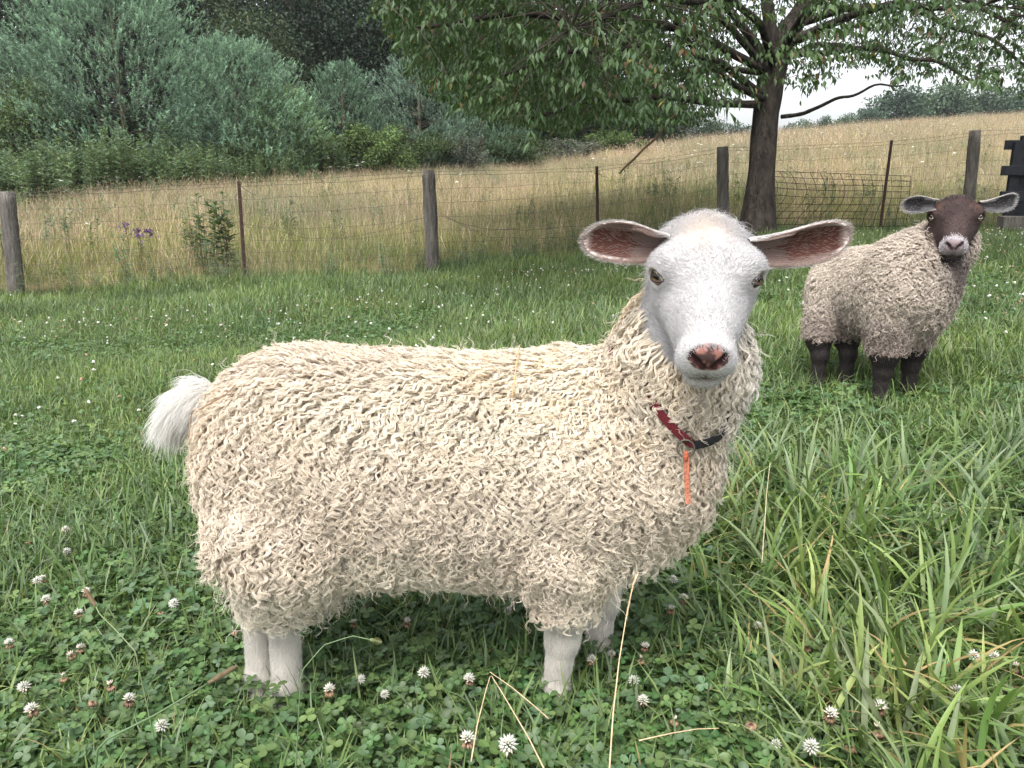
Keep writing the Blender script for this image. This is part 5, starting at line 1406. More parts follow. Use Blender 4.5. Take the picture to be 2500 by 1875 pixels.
# limbs that the photograph shows, then more that fill the crown
def PT(x, y, d): return P(x, y, d)
limbs = [
    ([(1890, 165, TD), (1884, 90, TD - .1), (1872, 0, TD - .2), (1850, -120, TD - .2), (1830, -300, TD)], 0.10, 0.04),
    ([(1885, 190, TD), (1830, 120, TD - .3), (1775, 60, TD - .6), (1735, 10, TD - .9), (1680, -60, TD - 1.2)], 0.050, 0.025),
    ([(1872, 245, TD - .05), (1790, 205, TD - .5), (1700, 130, TD - 1.0), (1655, 50, TD - 1.4), (1600, -20, TD - 1.8)], 0.042, 0.022),
    ([(1868, 255, TD), (1740, 252, TD - .8), (1600, 235, TD - 1.6), (1450, 250, TD - 2.2), (1300, 285, TD - 2.6)], 0.048, 0.012),
    ([(1868, 240, TD), (1760, 150, TD - .7), (1600, 110, TD - 1.6), (1400, 130, TD - 2.6), (1200, 190, TD - 3.2)], 0.05, 0.012),
    ([(1880, 180, TD), (1700, 80, TD - .8), (1500, 40, TD - 1.8), (1250, 40, TD - 3.0), (1020, 60, TD - 3.6)], 0.055, 0.012),
    ([(1885, 160, TD), (1750, -20, TD - .6), (1500, -80, TD - 1.8), (1200, -60, TD - 3.0), (950, -20, TD - 3.8)], 0.055, 0.012),
    ([(1930, 105, TD), (2000, 70, TD - .3), (2090, 35, TD - .7), (2200, 12, TD - 1.2), (2360, 20, TD - 1.7), (2520, 60, TD - 2.2)], 0.06, 0.012),
    ([(1940, 60, TD), (2060, 20, TD - .2), (2200, 20, TD - .4), (2380, 80, TD - .6), (2540, 170, TD - .8)], 0.055, 0.012),
    ([(1908, 285, TD), (1960, 278, TD - .2), (2020, 255, TD - .5), (2080, 232, TD - .8), (2150, 212, TD - 1.0), (2215, 200, TD - 1.2)], 0.026, 0.008),
    ([(1900, 130, TD), (2000, 130, TD - .3), (2120, 120, TD - .8), (2280, 150, TD - 1.4), (2400, 200, TD - 1.9)], 0.045, 0.010),
    ([(1900, 140, TD), (1960, 40, TD - .8), (2050, -20, TD - 1.8), (2200, -40, TD - 2.8), (2420, 0, TD - 3.6)], 0.05, 0.012),
    ([(1890, 165, TD), (1860, 60, TD - 1), (1780, 0, TD - 2.2), (1620, 0, TD - 3.4), (1400, 60, TD - 4.2)], 0.05, 0.012),
    ([(1890, 180, TD), (1800, 170, TD + .8), (1650, 180, TD + 1.8), (1500, 220, TD + 2.6)], 0.05, 0.012),
    ([(1900, 150, TD), (1990, 110, TD + .8), (2120, 120, TD + 1.8), (2250, 150, TD + 2.6)], 0.05, 0.012),
]
for k in range(12):       # limbs above the frame
    az = k * 2.4 + 0.4; R_ = rt.uniform(3.2, 4.6); z0 = rt.uniform(4.3, 5.6)
    c0 = np.array([tx + 0.3, ty, z0]); e = c0 + np.array([math.cos(az) * R_, math.sin(az) * R_, rt.uniform(0.2, 1.2)])
    m1 = c0 * 0.6 + e * 0.4 + np.array([0, 0, 0.5])
    limbs.append(([tuple(c0), tuple(m1), tuple(e)], 0.04, 0.010, True))
LP_ = []; LPd = []
for Lm in limbs:
    pts = np.array(Lm[0], float) if len(Lm) > 3 else np.array([PT(*q) for q in Lm[0]])
    rr = np.linspace(Lm[1], Lm[2], len(pts)); pts, rr = resample(pts, rr, 26)
    w = np.stack([vnoise(np.stack([np.arange(26) * 0.25, np.full(26, k_ * 7.3 + pts[0, 0])], -1), 1, 95) for k_ in range(3)], -1) * 0.07 * np.linspace(0, 1, 26)[:, None]
    pts = pts + w
    mb = MB(); mb.tube(pts, rr, 10, (1, 1, 1), noise=0.05, rng=rt); mb.build("limb", M_BARK, cherry)
    LP_.append(pts); LPd.append(rr)
LPs = np.vstack(LP_)
# leaf sprays: lower outline of the crown as read from the photograph, everything above it may hold leaves
LBX = [700, 905, 950, 1000, 1080, 1150, 1250, 1330, 1380, 1440, 1500, 1560, 1650, 1740, 1790, 1830, 1860, 1900, 1960, 2040, 2100, 2180, 2260, 2340, 2420, 2500, 2700]
LBY = [-200, -10, 90, 190, 262, 300, 322, 335, 352, 325, 318, 325, 322, 318, 300, 268, 225, 235, 262, 195, 185, 225, 215, 222, 248, 250, 250]
def to_px(p):
    q = p - np.array([0, 0, CAM_H]); c, s = math.cos(PITCH), math.sin(PITCH)
    d = q[:, 1] * c - q[:, 2] * s; up_ = q[:, 1] * s + q[:, 2] * c
    return 1250 + F * q[:, 0] / d, 937.5 - F * up_ / d, d
n = 62000
C_ = np.column_stack([rt.uniform(-3.0, 8.6, n), rt.uniform(4.6, 13.6, n), rt.uniform(1.0, 6.6, n)])
px, py, dd = to_px(C_)
e = ((C_[:, 0] - tx - 0.1) / 5.6) ** 2 + ((C_[:, 1] - ty + 0.3) / 4.9) ** 2 + (np.maximum(C_[:, 2] - 2.6, 0) / 4.2) ** 2
low = np.interp(px, LBX, LBY) - 22 - 26 * rt.random(n) ** 2
dens = np.where(px < 1760, 1.0, np.where(px < 1960, 0.30, 0.42)); dens = np.where((px > 1600) & (px < 1960) & (py > 20) & (py < 330), dens * 0.75, dens)
dens = dens * (0.75 + 0.5 * vnoise(C_, 1.4, 97)); dens = np.where(C_[:, 2] > 3.6, dens * 0.30, dens)
dtrunk = np.hypot(C_[:, 0] - tx, C_[:, 1] - ty)
front = (np.abs(px - 1870) < 60) & (C_[:, 1] < ty) & (py > 215)
keep = (e < 1) & (py < low) & (dens > rt.random(n)) & (dtrunk > 0.5) & ~(front & (rt.random(n) < 0.93)) & (dd > 4.2)
C_ = C_[keep][:9500]
px, py, dd = to_px(C_)
# twigs reach from the nearest limb
mbt = MB(); D_ = []
for k, c in enumerate(C_):
    dist = np.linalg.norm(LPs - c - np.array([0, 0, 0.2]), axis=1); q = LPs[dist.argmin()]
    v = c - q; D_.append(v)
    if k % 5 == 0:
        f = max(0.0, 1 - 0.9 / (np.linalg.norm(v) + 1e-6)); q0 = q + v * f * (0.5 if np.linalg.norm(v) < 1.6 else 1.0)
        mid = (q0 + c) / 2 + np.array([0, 0, 0.05]) + rt.normal(0, 0.03, 3)
        mbt.tube(np.array([q0, mid, c]), [0.006, 0.0035, 0.002], 3, (0.07, 0.055, 0.045), caps=False)
tw_ = mbt.build("twigs", M_TWIG, cherry); tw_["kind"] = "stuff"
D_ = nrm(np.array(D_) * np.array([1, 1, 0.3]) + rt.normal(0, 0.25, (len(C_), 3)))
nl = 13; k = len(C_)
f = np.tile(np.linspace(-0.16, 0.14, nl), (k, 1)) + rt.normal(0, 0.012, (k, nl))
pos = C_[:, None] + D_[:, None] * f[..., None]
pos[..., 2] -= 0.25 * np.maximum(f, 0) ** 1.5
lat = nrm(np.cross(D_, [0, 0, 1.0])); sg = np.where(np.arange(nl) % 2 == 0, 1, -1)[None, :, None]
ld = nrm(D_[:, None] * 0.45 + lat[:, None] * sg * 0.75 + np.array([0, 0, -1.0]) * rt.uniform(0.35, 1.7, (k, nl, 1)) + rt.normal(0, 0.25, (k, nl, 3)))
pos = pos.reshape(-1, 3); ld = ld.reshape(-1, 3); m = len(pos)
col = np.array([0.055, 0.100, 0.036]) * rt.uniform(0.7, 1.35, (m, 1)); cl = np.repeat(vnoise(C_, 1.1, 98), nl)[:, None]
col = col + np.clip(cl, 0, 1) * np.array([0.030, 0.035, 0.004])
yl = rt.random(m); col[yl < 0.012] = np.array([0.20, 0.17, 0.04]); col[(yl > 0.012) & (yl < 0.035)] = np.array([0.12, 0.07, 0.035])
nv = rt.normal(0, 0.35, (m, 3)) + np.array([0, 0, 1.0]) + np.repeat(lat, nl, 0) * 0.0
Vl, Tl, Cl = leaf_quads(pos, ld, nv, rt.uniform(0.048, 0.092, m), rt.uniform(0.020, 0.032, m), col)
cr = np_mesh("crown", Vl, Tl, M_LEAF, False, Cl, parent=cherry); cr["kind"] = "stuff"

# a broken twig hanging from the tree
mb = MB(); pts = np.array([P(1512, 425, 8.0), P(1522, 412, 8.0), P(1548, 388, 8.0), P(1572, 363, 8.05), P(1596, 342, 8.1), P(1630, 300, 8.2), P(1660, 265, 8.3)])
mb.tube(pts, [0.007, 0.011, 0.012, 0.013, 0.013, 0.012, 0.012], 7, (0.14, 0.085, 0.05), noise=0.08); mb.tube(np.array([pts[1], pts[1] + [0.02, 0, -0.035]]), [0.006, 0.004], 5, (0.14, 0.085, 0.05))
tag(mb.build("broken_branch", M_TWIG), "bare broken branch hanging slanted below the leaves, above the fence", "branch")

# --- pines and woods
def pine(name, px, py_top, R, width_px, label, seed, col, nb=190, group="young pines along the meadow edge", base_drop=0.0):
    r = np.random.default_rng(seed)
    x, y = ground_at(px, R); g = gz(x, y); dep = R * 0.967
    top = P(px, py_top, dep); H = top[2] - g; rad = width_px / 2 * dep / F
    root = empty(name, (x, y, g)); tag(root, label, "tree", group)
    mb = MB(); mb.tube(np.array([[x, y, g - 0.1], [x, y, g + H * 0.5], [x, y, g + H * 0.96]]), [0.11, 0.06, 0.012], 8, (0.10, 0.075, 0.055)); mb.build("trunk", M_TWIG, root)
    nt_ = 9; f = (np.arange(nb) + r.random(nb)) / nb; f = f ** 1.15                    # 0 bottom .. 1 top
    env = rad * np.where(f < 0.25, 0.80 + 0.8 * f, np.clip(1 - ((f - 0.25) / 0.80) ** 1.7, 0, 1) ** 0.8)
    az = np.arange(nb) * 2.39996 + r.normal(0, 0.3, nb); reach = env * r.uniform(0.72, 1.12, nb)
    z0 = g + H * (0.05 + 0.86 * f); rise = 0.10 + 0.55 * f
    B0 = np.stack([np.full(nb, x), np.full(nb, y), z0], -1)
    B1 = B0 + np.stack([np.cos(az) * reach, np.sin(az) * reach, reach * rise + 0.10 * H * f ** 4], -1)
    mbb = MB()
    for a, b2 in zip(B0[::5], B1[::5]): mbb.tube(np.array([a, (a + b2) / 2 + [0, 0, -0.05], a * 0.35 + b2 * 0.65]), [0.018, 0.010, 0.004], 3, (0.06, 0.055, 0.04), caps=False)
    br = mbb.build("branches", M_TWIG, root); br["kind"] = "stuff"
    u = r.uniform(0.38, 1.0, (nb, nt_)) ** 0.6
    c = B0[:, None] + (B1 - B0)[:, None] * u[..., None]
    spread = (0.07 + 0.12 * (reach / rad))[:, None, None]
    c = c + r.normal(0, 1, c.shape) * spread * np.array([1, 1, 0.55]) * (0.35 + 0.65 * u[..., None])
    out = nrm((B1 - B0))[:, None] + np.array([0, 0, 0.9]) + r.normal(0, 0.35, c.shape)
    c = c.reshape(-1, 3); out = nrm(out.reshape(-1, 3)); m = len(c)
    nn = 27
    d = nrm(out[:, None] * 0.85 + r.normal(0, 0.55, (m, nn, 3))); L = r.uniform(0.055, 0.095, (m, nn, 1))
    s = nrm(np.cross(d, r.normal(0, 1, (m, nn, 3)))) * r.uniform(0.005, 0.009, (m, nn, 1))
    b0 = c[:, None] + out[:, None] * r.uniform(-0.04, 0.20, (m, nn, 1))
    V = np.stack([b0 - s, b0 + s, b0 + d * L], 2).reshape(-1, 3)
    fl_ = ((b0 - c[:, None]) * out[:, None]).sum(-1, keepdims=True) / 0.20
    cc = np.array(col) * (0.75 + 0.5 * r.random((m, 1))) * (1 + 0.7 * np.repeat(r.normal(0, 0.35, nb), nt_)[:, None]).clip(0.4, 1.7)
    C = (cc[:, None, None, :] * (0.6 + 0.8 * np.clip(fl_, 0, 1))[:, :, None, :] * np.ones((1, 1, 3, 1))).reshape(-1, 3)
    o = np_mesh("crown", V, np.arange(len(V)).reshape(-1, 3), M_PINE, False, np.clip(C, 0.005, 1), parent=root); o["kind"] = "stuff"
    return root
PC = (0.185, 0.285, 0.20)
pine("pine_tree", 330, 18, 22.5, 600, "tallest bushy blue-green pine, left of centre in the background", 1, PC, 640)
pine("pine_tree", 50, 130, 23.0, 380, "blue-green pine at the far left, partly behind a leafy shrub", 2, (0.155, 0.23, 0.17), 400)
pine("pine_tree", 600, 140, 23.5, 380, "blue-green pine just right of the tallest pine", 3, PC, 420)
pine("pine_tree", 700, 240, 24.0, 250, "small light green pine at the right foot of the blue-green pines", 4, (0.18, 0.27, 0.14), 230)
pine("pine_tree", 850, 185, 27.0, 240, "narrow young pine standing alone against the dark wood", 5, (0.14, 0.22, 0.15), 240)
pine("pine_tree", 1030, 175, 28.5, 330, "rounded pale blue-green pine beside the cherry tree's left edge", 6, (0.16, 0.235, 0.18), 300)
pine("pine_tree", 1180, 235, 31.0, 260, "low pine half hidden behind the cherry tree's hanging leaves", 7, (0.13, 0.21, 0.14), 220)

def leafy(name, px, py_top, R, width_px, label, seed, cols, nleaf, leaf, group=None, bottom=0.08, clumps=60, cat="tree", data=None, trunk=0.16, rough=0.32, open_=0.0):
    r = np.random.default_rng(seed)
    x, y = ground_at(px, R); g = gz(x, y); dep = R * 0.967
    top = P(px, py_top, dep); H = max(top[2] - g, 0.5); rad = width_px / 2 * dep / F
    root = empty(name, (x, y, g)); tag(root, label, cat, group)
    if data is not None:
        src, h0, r0 = data
        for ch in src.children:
            o = ch.copy(); COL.objects.link(o); o.parent = root; o.matrix_parent_inverse = Matrix(); o.location = (0, 0, 0); o.scale = (rad / r0, rad / r0, H / h0); o.rotation_euler = (0, 0, r.uniform(0, 6.28))
        return root, H, rad
    # built round the local origin so that copies can share it
    mb = MB(); mb.tube(np.array([[0, 0, -0.1], [0.02 * H, 0, H * 0.45], [0, 0.01 * H, H * 0.9]]), [trunk, trunk * 0.6, trunk * 0.12], 8, (0.09, 0.07, 0.055))
    cz = H * (0.5 + bottom / 2); ez = H * (0.5 - bottom / 2)
    cc = nrm(r.normal(0, 1, (clumps, 3))) * (r.random((clumps, 1)) ** 0.4) * 0.80
    cpos = cc * np.array([rad, rad, ez]) + np.array([0, 0, cz]); cr_ = r.uniform(0.20, 0.42, clumps) * min(rad, ez) * (rough / 0.32)
    for q in cpos[:: max(1, clumps // 24)]: mb.tube(np.array([[0, 0, H * 0.25 + 0.3 * q[2]], (q + [0, 0, H * 0.3 + 0.3 * q[2]]) / 2, q]), [trunk * 0.35, trunk * 0.2, trunk * 0.06], 4, (0.09, 0.07, 0.055), caps=False)
    t = mb.build("trunk", M_TWIG, None); t.parent = root; t.matrix_parent_inverse = Matrix()
    k = r.integers(0, clumps, nleaf); dirs = nrm(r.normal(0, 1, (nleaf, 3)) + np.array([0, 0, 0.25])); q = r.random(nleaf) ** (0.45)
    p = cpos[k] + dirs * (cr_[k] * q)[:, None] * np.array([1.15, 1.15, 0.85])
    col = np.array(cols)[r.integers(0, len(cols), nleaf)] * r.uniform(0.75, 1.25, (nleaf, 1)) * (1 + 0.25 * r.normal(0, 1, clumps)[k][:, None]).clip(0.55, 1.5)
    ld = nrm(dirs + r.normal(0, 0.7, (nleaf, 3)) + np.array([0, 0, -0.3])); nv = dirs * 0.6 + np.array([0, 0, 0.9]) + r.normal(0, 0.4, (nleaf, 3))
    V, T, C = leaf_quads(p, ld, nv, leaf * r.uniform(0.7, 1.3, nleaf), leaf * 0.55 * np.ones(nleaf), col)
    o = np_mesh("crown", V, T, M_DARKLEAF, False, np.clip(C, 0.004, 1), parent=None); o.parent = root; o.matrix_parent_inverse = Matrix(); o["kind"] = "stuff"
    return root, H, rad

DK = ((0.021, 0.038, 0.023), (0.017, 0.033, 0.023), (0.032, 0.049, 0.023))
wood = "dark woodland behind the pines"
protoA = leafy("broadleaf_tree", 120, -160, 33, 430, "dark broadleaf tree behind the tallest pine, at the far left", 41, DK, 15000, 0.17, wood, bottom=0.05, clumps=110, trunk=0.2)
protoB = leafy("broadleaf_tree", 800, -120, 36, 380, "dark broadleaf tree above the narrow young pine", 42, DK, 15000, 0.18, wood, bottom=0.05, clumps=100, trunk=0.2)
protoC = leafy("broadleaf_tree", 640, 15, 30, 330, "mid green broadleaf tree between the pines and the dark wood", 43, ((0.05, 0.075, 0.040), (0.040, 0.062, 0.036), (0.065, 0.085, 0.04)), 14000, 0.14, wood, bottom=0.03, clumps=110, trunk=0.16)
tops = [(-180, -120, 34, 460), (330, -190, 36, 420), (500, -150, 38, 420), (980, -150, 38, 400), (1120, -60, 40, 360), (1250, -20, 42, 340), (1380, 60, 46, 330), (1490, 150, 50, 300), (1580, 215, 56, 260), (1660, 262, 62, 200)]
names = ["dark woodland tree beyond the left edge pine", "dark woodland tree directly behind the tallest pine's top", "dark woodland tree above the second blue-green pine", "dark woodland tree left of the cherry tree's crown", "dark woodland tree behind the cherry tree's outermost left leaves",
         "dark woodland tree seen through the cherry tree's left leaves", "dark woodland tree behind the middle of the cherry tree's crown", "lower woodland tree where the wood drops towards the ridge", "small woodland tree near the end of the wood", "last small woodland tree just left of the cherry trunk"]
for k, ((a, t_, R_, w_), nm) in enumerate(zip(tops, names)):
    src = (protoA, protoB, protoC)[k % 3 if k > 1 else k]
    leafy("broadleaf_tree", a, t_, R_, w_, nm, 50 + k, DK, 0, 0, wood, data=src)
# second row that closes the wood
for k, (a, t_, R_, w_, nm) in enumerate([(20, -260, 44, 520, "back-row woodland tree far left"), (430, -300, 46, 520, "back-row woodland tree between the two tallest pines"), (720, -260, 46, 480, "back-row woodland tree above the small light green pine"), (900, -260, 47, 480, "back-row woodland tree above the narrow young pine"), (1100, -200, 48, 460, "back-row woodland tree by the crown of the cherry tree"), (1300, -90, 52, 420, "back-row woodland tree behind the cherry tree's crown")]):
    leafy("broadleaf_tree", a, t_, R_, w_, nm, 70 + k, DK, 0, 0, wood, data=(protoB, protoA)[k % 2])

# undergrowth that closes the wood beneath the crowns
DKW = [proto_weed(40 + k, 2.2, 0.30, ((0.035, 0.055, 0.03), (0.028, 0.048, 0.028)), stems=9) for k in range(3)]
U = []
for k in range(900):
    px_ = rm.uniform(-350, 1640); R_ = np.interp((px_ - 1250) / F, _S, _R) + rm.uniform(2.0, 14); U.append(ground_at(px_, R_))
U = np.array(U)
scatter("woodland_undergrowth", place(U), rots(len(U), rm, 0.08), rm.uniform(0.7, 1.3, len(U)), rm.integers(0, 3, len(U)), DKW, "dark undergrowth filling the wood below the tree crowns", "undergrowth")

# shrubs at the foot of the wood
sh = "shrubs along the meadow edge"
GR = ((0.10, 0.14, 0.05), (0.08, 0.12, 0.05)); GY = ((0.11, 0.16, 0.05), (0.085, 0.13, 0.045)); GG = ((0.115, 0.125, 0.095), (0.095, 0.11, 0.085))
sA = leafy("shrub", 60, 150, 21.0, 260, "yellow-green leafy shrub at the far left edge", 81, ((0.10, 0.14, 0.05), (0.085, 0.125, 0.055)), 9000, 0.08, sh, bottom=0.0, clumps=70, cat="shrub", trunk=0.04)
sB = leafy("shrub", 930, 300, 25.5, 260, "light green shrub below the narrow young pine", 82, GY, 7000, 0.10, sh, bottom=0.0, clumps=50, cat="shrub", trunk=0.04)
sC = leafy("shrub", 1125, 312, 28.0, 190, "grey-green rounded shrub left of the cherry tree's lowest leaves", 83, GG, 6000, 0.08, sh, bottom=0.0, clumps=45, cat="shrub", trunk=0.04)
leafy("shrub", 790, 320, 24.5, 190, "green shrub between the weeds and the small light green pine", 84, GR, 0, 0, sh, cat="shrub", data=sA)
leafy("shrub", 1020, 300, 27.2, 220, "green shrub between the light green and the grey-green shrubs", 85, GR, 0, 0, sh, cat="shrub", data=sA)
leafy("shrub", 1260, 318, 31.5, 220, "green shrub below the cherry tree's hanging leaves", 86, GR, 0, 0, sh, cat="shrub", data=sA)
leafy("shrub", 1390, 325, 36.0, 200, "dull shrub right of the others, under the cherry tree", 87, GR, 0, 0, sh, cat="shrub", data=sC)
leafy("shrub", 1490, 318, 40.0, 200, "rightmost shrub of the row, under the cherry tree", 88, GR, 0, 0, sh, cat="shrub", data=sB)
leafy("shrub", 600, 335, 22.2, 200, "leafy shrub in the weeds in front of the pines", 89, GR, 0, 0, sh, cat="shrub", data=sA)

# far tree line on the ridge at the right
BL = ((0.040, 0.075, 0.050), (0.055, 0.095, 0.060), (0.045, 0.08, 0.045))
ridge = "distant trees on the ridge"
rA = leafy("ridge_tree", 2175, 203, 108, 175, "dark rounded distant tree at the left end of the high tree line", 90, BL, 7000, 0.5, ridge, bottom=0.0, clumps=60, trunk=0.25)
rB = leafy("ridge_tree", 2275, 198, 110, 190, "lighter green distant tree on the ridge, second in the high tree line", 91, ((0.075, 0.12, 0.065), (0.06, 0.10, 0.055)), 7000, 0.5, ridge, bottom=0.0, clumps=60, trunk=0.25)
far = [(2225, 224, 114, 120, "distant tree peeking between the first two of the high tree line"), (2370, 222, 112, 140, "distant ridge tree under the cherry tree's right leaves"), (2450, 214, 113, 150, "distant ridge tree near the right edge of the frame"), (2540, 204, 114, 160, "distant ridge tree at the right edge of the frame"),
       (2098, 262, 102, 80, "lower distant tree left of the high tree line"), (2052, 283, 100, 60, "small distant tree on the slope below the high tree line"), (2000, 284, 104, 55, "small distant tree midway between the cherry trunk and the ridge trees"), (1950, 296, 106, 60, "small distant tree just right of the cherry trunk"), (1915, 300, 110, 50, "tiny distant tree touching the cherry trunk"),
       (2030, 296, 108, 70, "low distant bush-like tree on the slope"), (1790, 300, 96, 80, "distant tree just left of the cherry trunk"), (1730, 296, 90, 90, "distant tree left of the cherry trunk, under the leaves")]
for k, (a, t_, R_, w_, nm) in enumerate(far):
    leafy("ridge_tree", a, t_ - 9, R_, w_ * 1.25, nm, 95 + k, BL, 0, 0, ridge, data=(rA, rB)[k % 2])
# ------------------------------------------------------------------ wire fence
M_POST, nt, b = mat_nodes("weathered_wood"); bark_setup(nt, b, (0.07, 0.062, 0.055), (0.24, 0.22, 0.20), sc=26.0, bump=0.7)
M_RUST, nt, b = mat_nodes("rusty_steel"); 
_n = nt.nodes.new("ShaderNodeTexNoise"); _n.inputs["Scale"].default_value = 40; _n.inputs["Detail"].default_value = 6
_r = nt.nodes.new("ShaderNodeValToRGB"); _r.color_ramp.elements[0].color = (0.022, 0.013, 0.011, 1); _r.color_ramp.elements[1].color = (0.085, 0.038, 0.024, 1); _r.color_ramp.elements[0].position = 0.35; _r.color_ramp.elements[1].position = 0.7
nt.links.new(_n.outputs[0], _r.inputs[0]); nt.links.new(_r.outputs[0], b.inputs["Base Color"]); b.inputs["Roughness"].default_value = 0.8; b.inputs["Metallic"].default_value = 0.2
M_WIRE, nt, b = mat_nodes("fence_wire"); b.inputs["Base Color"].default_value = (0.12, 0.10, 0.085, 1); b.inputs["Roughness"].default_value = 0.6; b.inputs["Metallic"].default_value = 0.5
M_BLACK = mat_vcol("black_board", rough=0.75, noise=0.3, nscale=18, bump=0.4, bscale=30)
rf = np.random.default_rng(55)

def post_place(px, py_top, dep):
    t = P(px, py_top, dep); y = float(fence_y(t[0])); s = y / t[1]
    t = np.array([t[0] * s, y, CAM_H + (t[2] - CAM_H) * s]); return t
fence = empty("wire_fence", (0, float(fence_y(0)), gz(0, float(fence_y(0)))))
tag(fence, "woven wire fence on round wooden posts and thin rusty steel posts along the paddock edge", "fence")
posts = [("w", -620, 520, 6.9, 0, .085), ("t", -280, 490, 7.3, 0, 0), ("w", 16, 468, 7.7, -20, .074), ("t", 583, 443, 8.3, -5, 0), ("w", 1046, 415, 8.9, 6, .076), ("t", 1457, 406, 9.4, 9, 0), ("w", 1764, 358, 9.9, 20, .073), ("t", 2177, 342, 10.1, -3, 0), ("w", 2381, 318, 10.3, 16, .072), ("t", 2720, 300, 10.6, -10, 0), ("w", 3000, 280, 10.8, 0, .07)]
tops, bots = [], []
for kind, px, py, dep, dx, rad in posts:
    t = post_place(px, py, dep); bx = t[0] + dx * dep / F; g = gz(bx, t[1]); bt = np.array([bx, t[1], g]); tops.append(t); bots.append(bt)
    if kind == "w":
        n = 14; f = np.linspace(0, 1, n)[:, None]; low = bt - np.array([0, 0, 0.25])
        ctr = low * (1 - f) + t * f; rr = rad * (1.04 - 0.06 * f[:, 0]) * (1 + 0.02 * rf.normal(0, 1, n)); rr[-1] *= 0.93
        mb = MB(); mb.tube(ctr, rr, 18, (1, 1, 1), noise=0.018, rng=rf)
        o = mb.build("wooden_post", M_POST, fence)
    else:
        ax = nrm(t - bt); low = bt - ax * 0.3; mb = MB()
        # T section: a flange towards the paddock, a rib behind, studs on the flange
        h = np.linalg.norm(t - low); R_ = np.array([[1, 0, ax[0]], [0, 1, ax[1]], [0, 0, ax[2]]])
        mb.box((low + t) / 2, (0.036, 0.005, h), R_); mb.box((low + t) / 2 + np.array([0, 0.020, 0]), (0.005, 0.034, h), R_)
        for z in np.arange(0.35, h, 0.055): mb.box(low + ax * z + np.array([0, -0.006, 0]), (0.010, 0.008, 0.012), R_)
        mb.build("steel_post", M_RUST, fence, smooth=False)
tops = np.array(tops); bots = np.array(bots)
rows = np.array([0.03, 0.12, 0.22, 0.33, 0.45, 0.57, 0.70, 0.83, 0.95])
def wire_line(fr, sag=0.0, wob=0.006, yo=-0.035):
    pts = []
    for k in range(len(posts) - 1):
        a = bots[k] * (1 - fr) + tops[k] * fr; b_ = bots[k + 1] * (1 - fr) + tops[k + 1] * fr
        t = np.linspace(0, 1, 11)[:, None]; p = a * (1 - t) + b_ * t
        p[:, 1] = fence_y(p[:, 0]) + (yo - 0.055 if k >= 0 else yo)
        p[:, 2] -= sag * (4 * t[:, 0] * (1 - t[:, 0])) * rf.uniform(0.3, 1.6); p[1:-1, 2] += rf.normal(0, wob, 9)
        pts.append(p[:-1] if k < len(posts) - 2 else p)
    return np.vstack(pts)
lines = []
for i, fr in enumerate(rows):
    ln = wire_line(fr, sag=0.010 + 0.05 * math.exp(-((fr - 0.45) / 0.15) ** 2)); lines.append(ln)
    mb = MB(); mb.tube(ln, 0.0016 if i not in (0, 8) else 0.0021, 4, caps=False); mb.build("line_wire", M_WIRE, fence)
# barbed strand on top
ln = wire_line(0.985, sag=0.012, wob=0.004); mb = MB(); mb.tube(ln, 0.0017, 4, caps=False)
for k in range(0, 100):
    f = (k + rf.random() * 0.3) / 100 * (len(ln) - 1); i0 = min(int(f), len(ln) - 2); p = ln[i0] * (1 - f + i0) + ln[i0 + 1] * (f - i0)
    for s in (1, -1): mb.tube(np.array([p - [0.006, s * 0.004, 0.012], p + [0.006, s * 0.004, 0.012]]), 0.0012, 3)
mb.build("barbed_wire", M_WIRE, fence)
# upright stay wires, far past three hundred knots: one part
mb = MB(); x0, x1 = lines[0][0, 0], lines[0][-1, 0]
for x in np.arange(x0, x1, 0.155):
    pts = []
    for ln in lines:
        pts.append([x + rf.normal(0, 0.006), np.interp(x, ln[:, 0], ln[:, 1]) - 0.002, np.interp(x, ln[:, 0], ln[:, 2])])
    mb.tube(np.array(pts), 0.0013, 4, caps=False)
sw = mb.build("stay_wire", M_WIRE, fence); sw["kind"] = "stuff"
# slack strands and wire ends that the photograph shows
def loose(pix, rad=0.0020, name="loose_wire"):
    pts = np.array([P(x, y, d) for x, y, d in pix]); pts, _ = resample(pts, np.ones(len(pts)), 24); pts[:, 2] += rf.normal(0, 0.004, 24)
    mb = MB(); mb.tube(pts, rad, 4, caps=False); mb.build(name, M_WIRE, fence)
loose([(1075, 525, 8.78), (1130, 548, 8.8), (1200, 560, 8.85), (1290, 561, 8.95), (1380, 553, 9.1), (1455, 551, 9.25)], 0.0026)
loose([(1075, 520, 8.78), (1120, 545, 8.8), (1190, 578, 8.85), (1300, 583, 8.95), (1420, 578, 9.1)], 0.0020)
loose([(592, 548, 8.2), (660, 555, 8.25), (740, 582, 8.35), (820, 582, 8.45), (930, 565, 8.6), (1030, 532, 8.75)], 0.0022)
loose([(268, 553, 7.95), (350, 558, 8.0), (420, 568, 8.1), (470, 562, 8.15), (590, 540, 8.2)], 0.0016)
loose([(589, 456, 8.2), (605, 465, 8.2), (625, 477, 8.15)], 0.0035)
loose([(1448, 422, 9.3), (1462, 425, 9.3), (1478, 432, 9.25)], 0.0028)
loose([(1616, 393, 9.5), (1620, 420, 9.5), (1623, 458, 9.5)], 0.0026)
loose([(1679, 389, 9.6), (1684, 405, 9.6)], 0.0026); loose([(1779, 418, 9.75), (1805, 435, 9.7), (1835, 470, 9.7)], 0.0018)

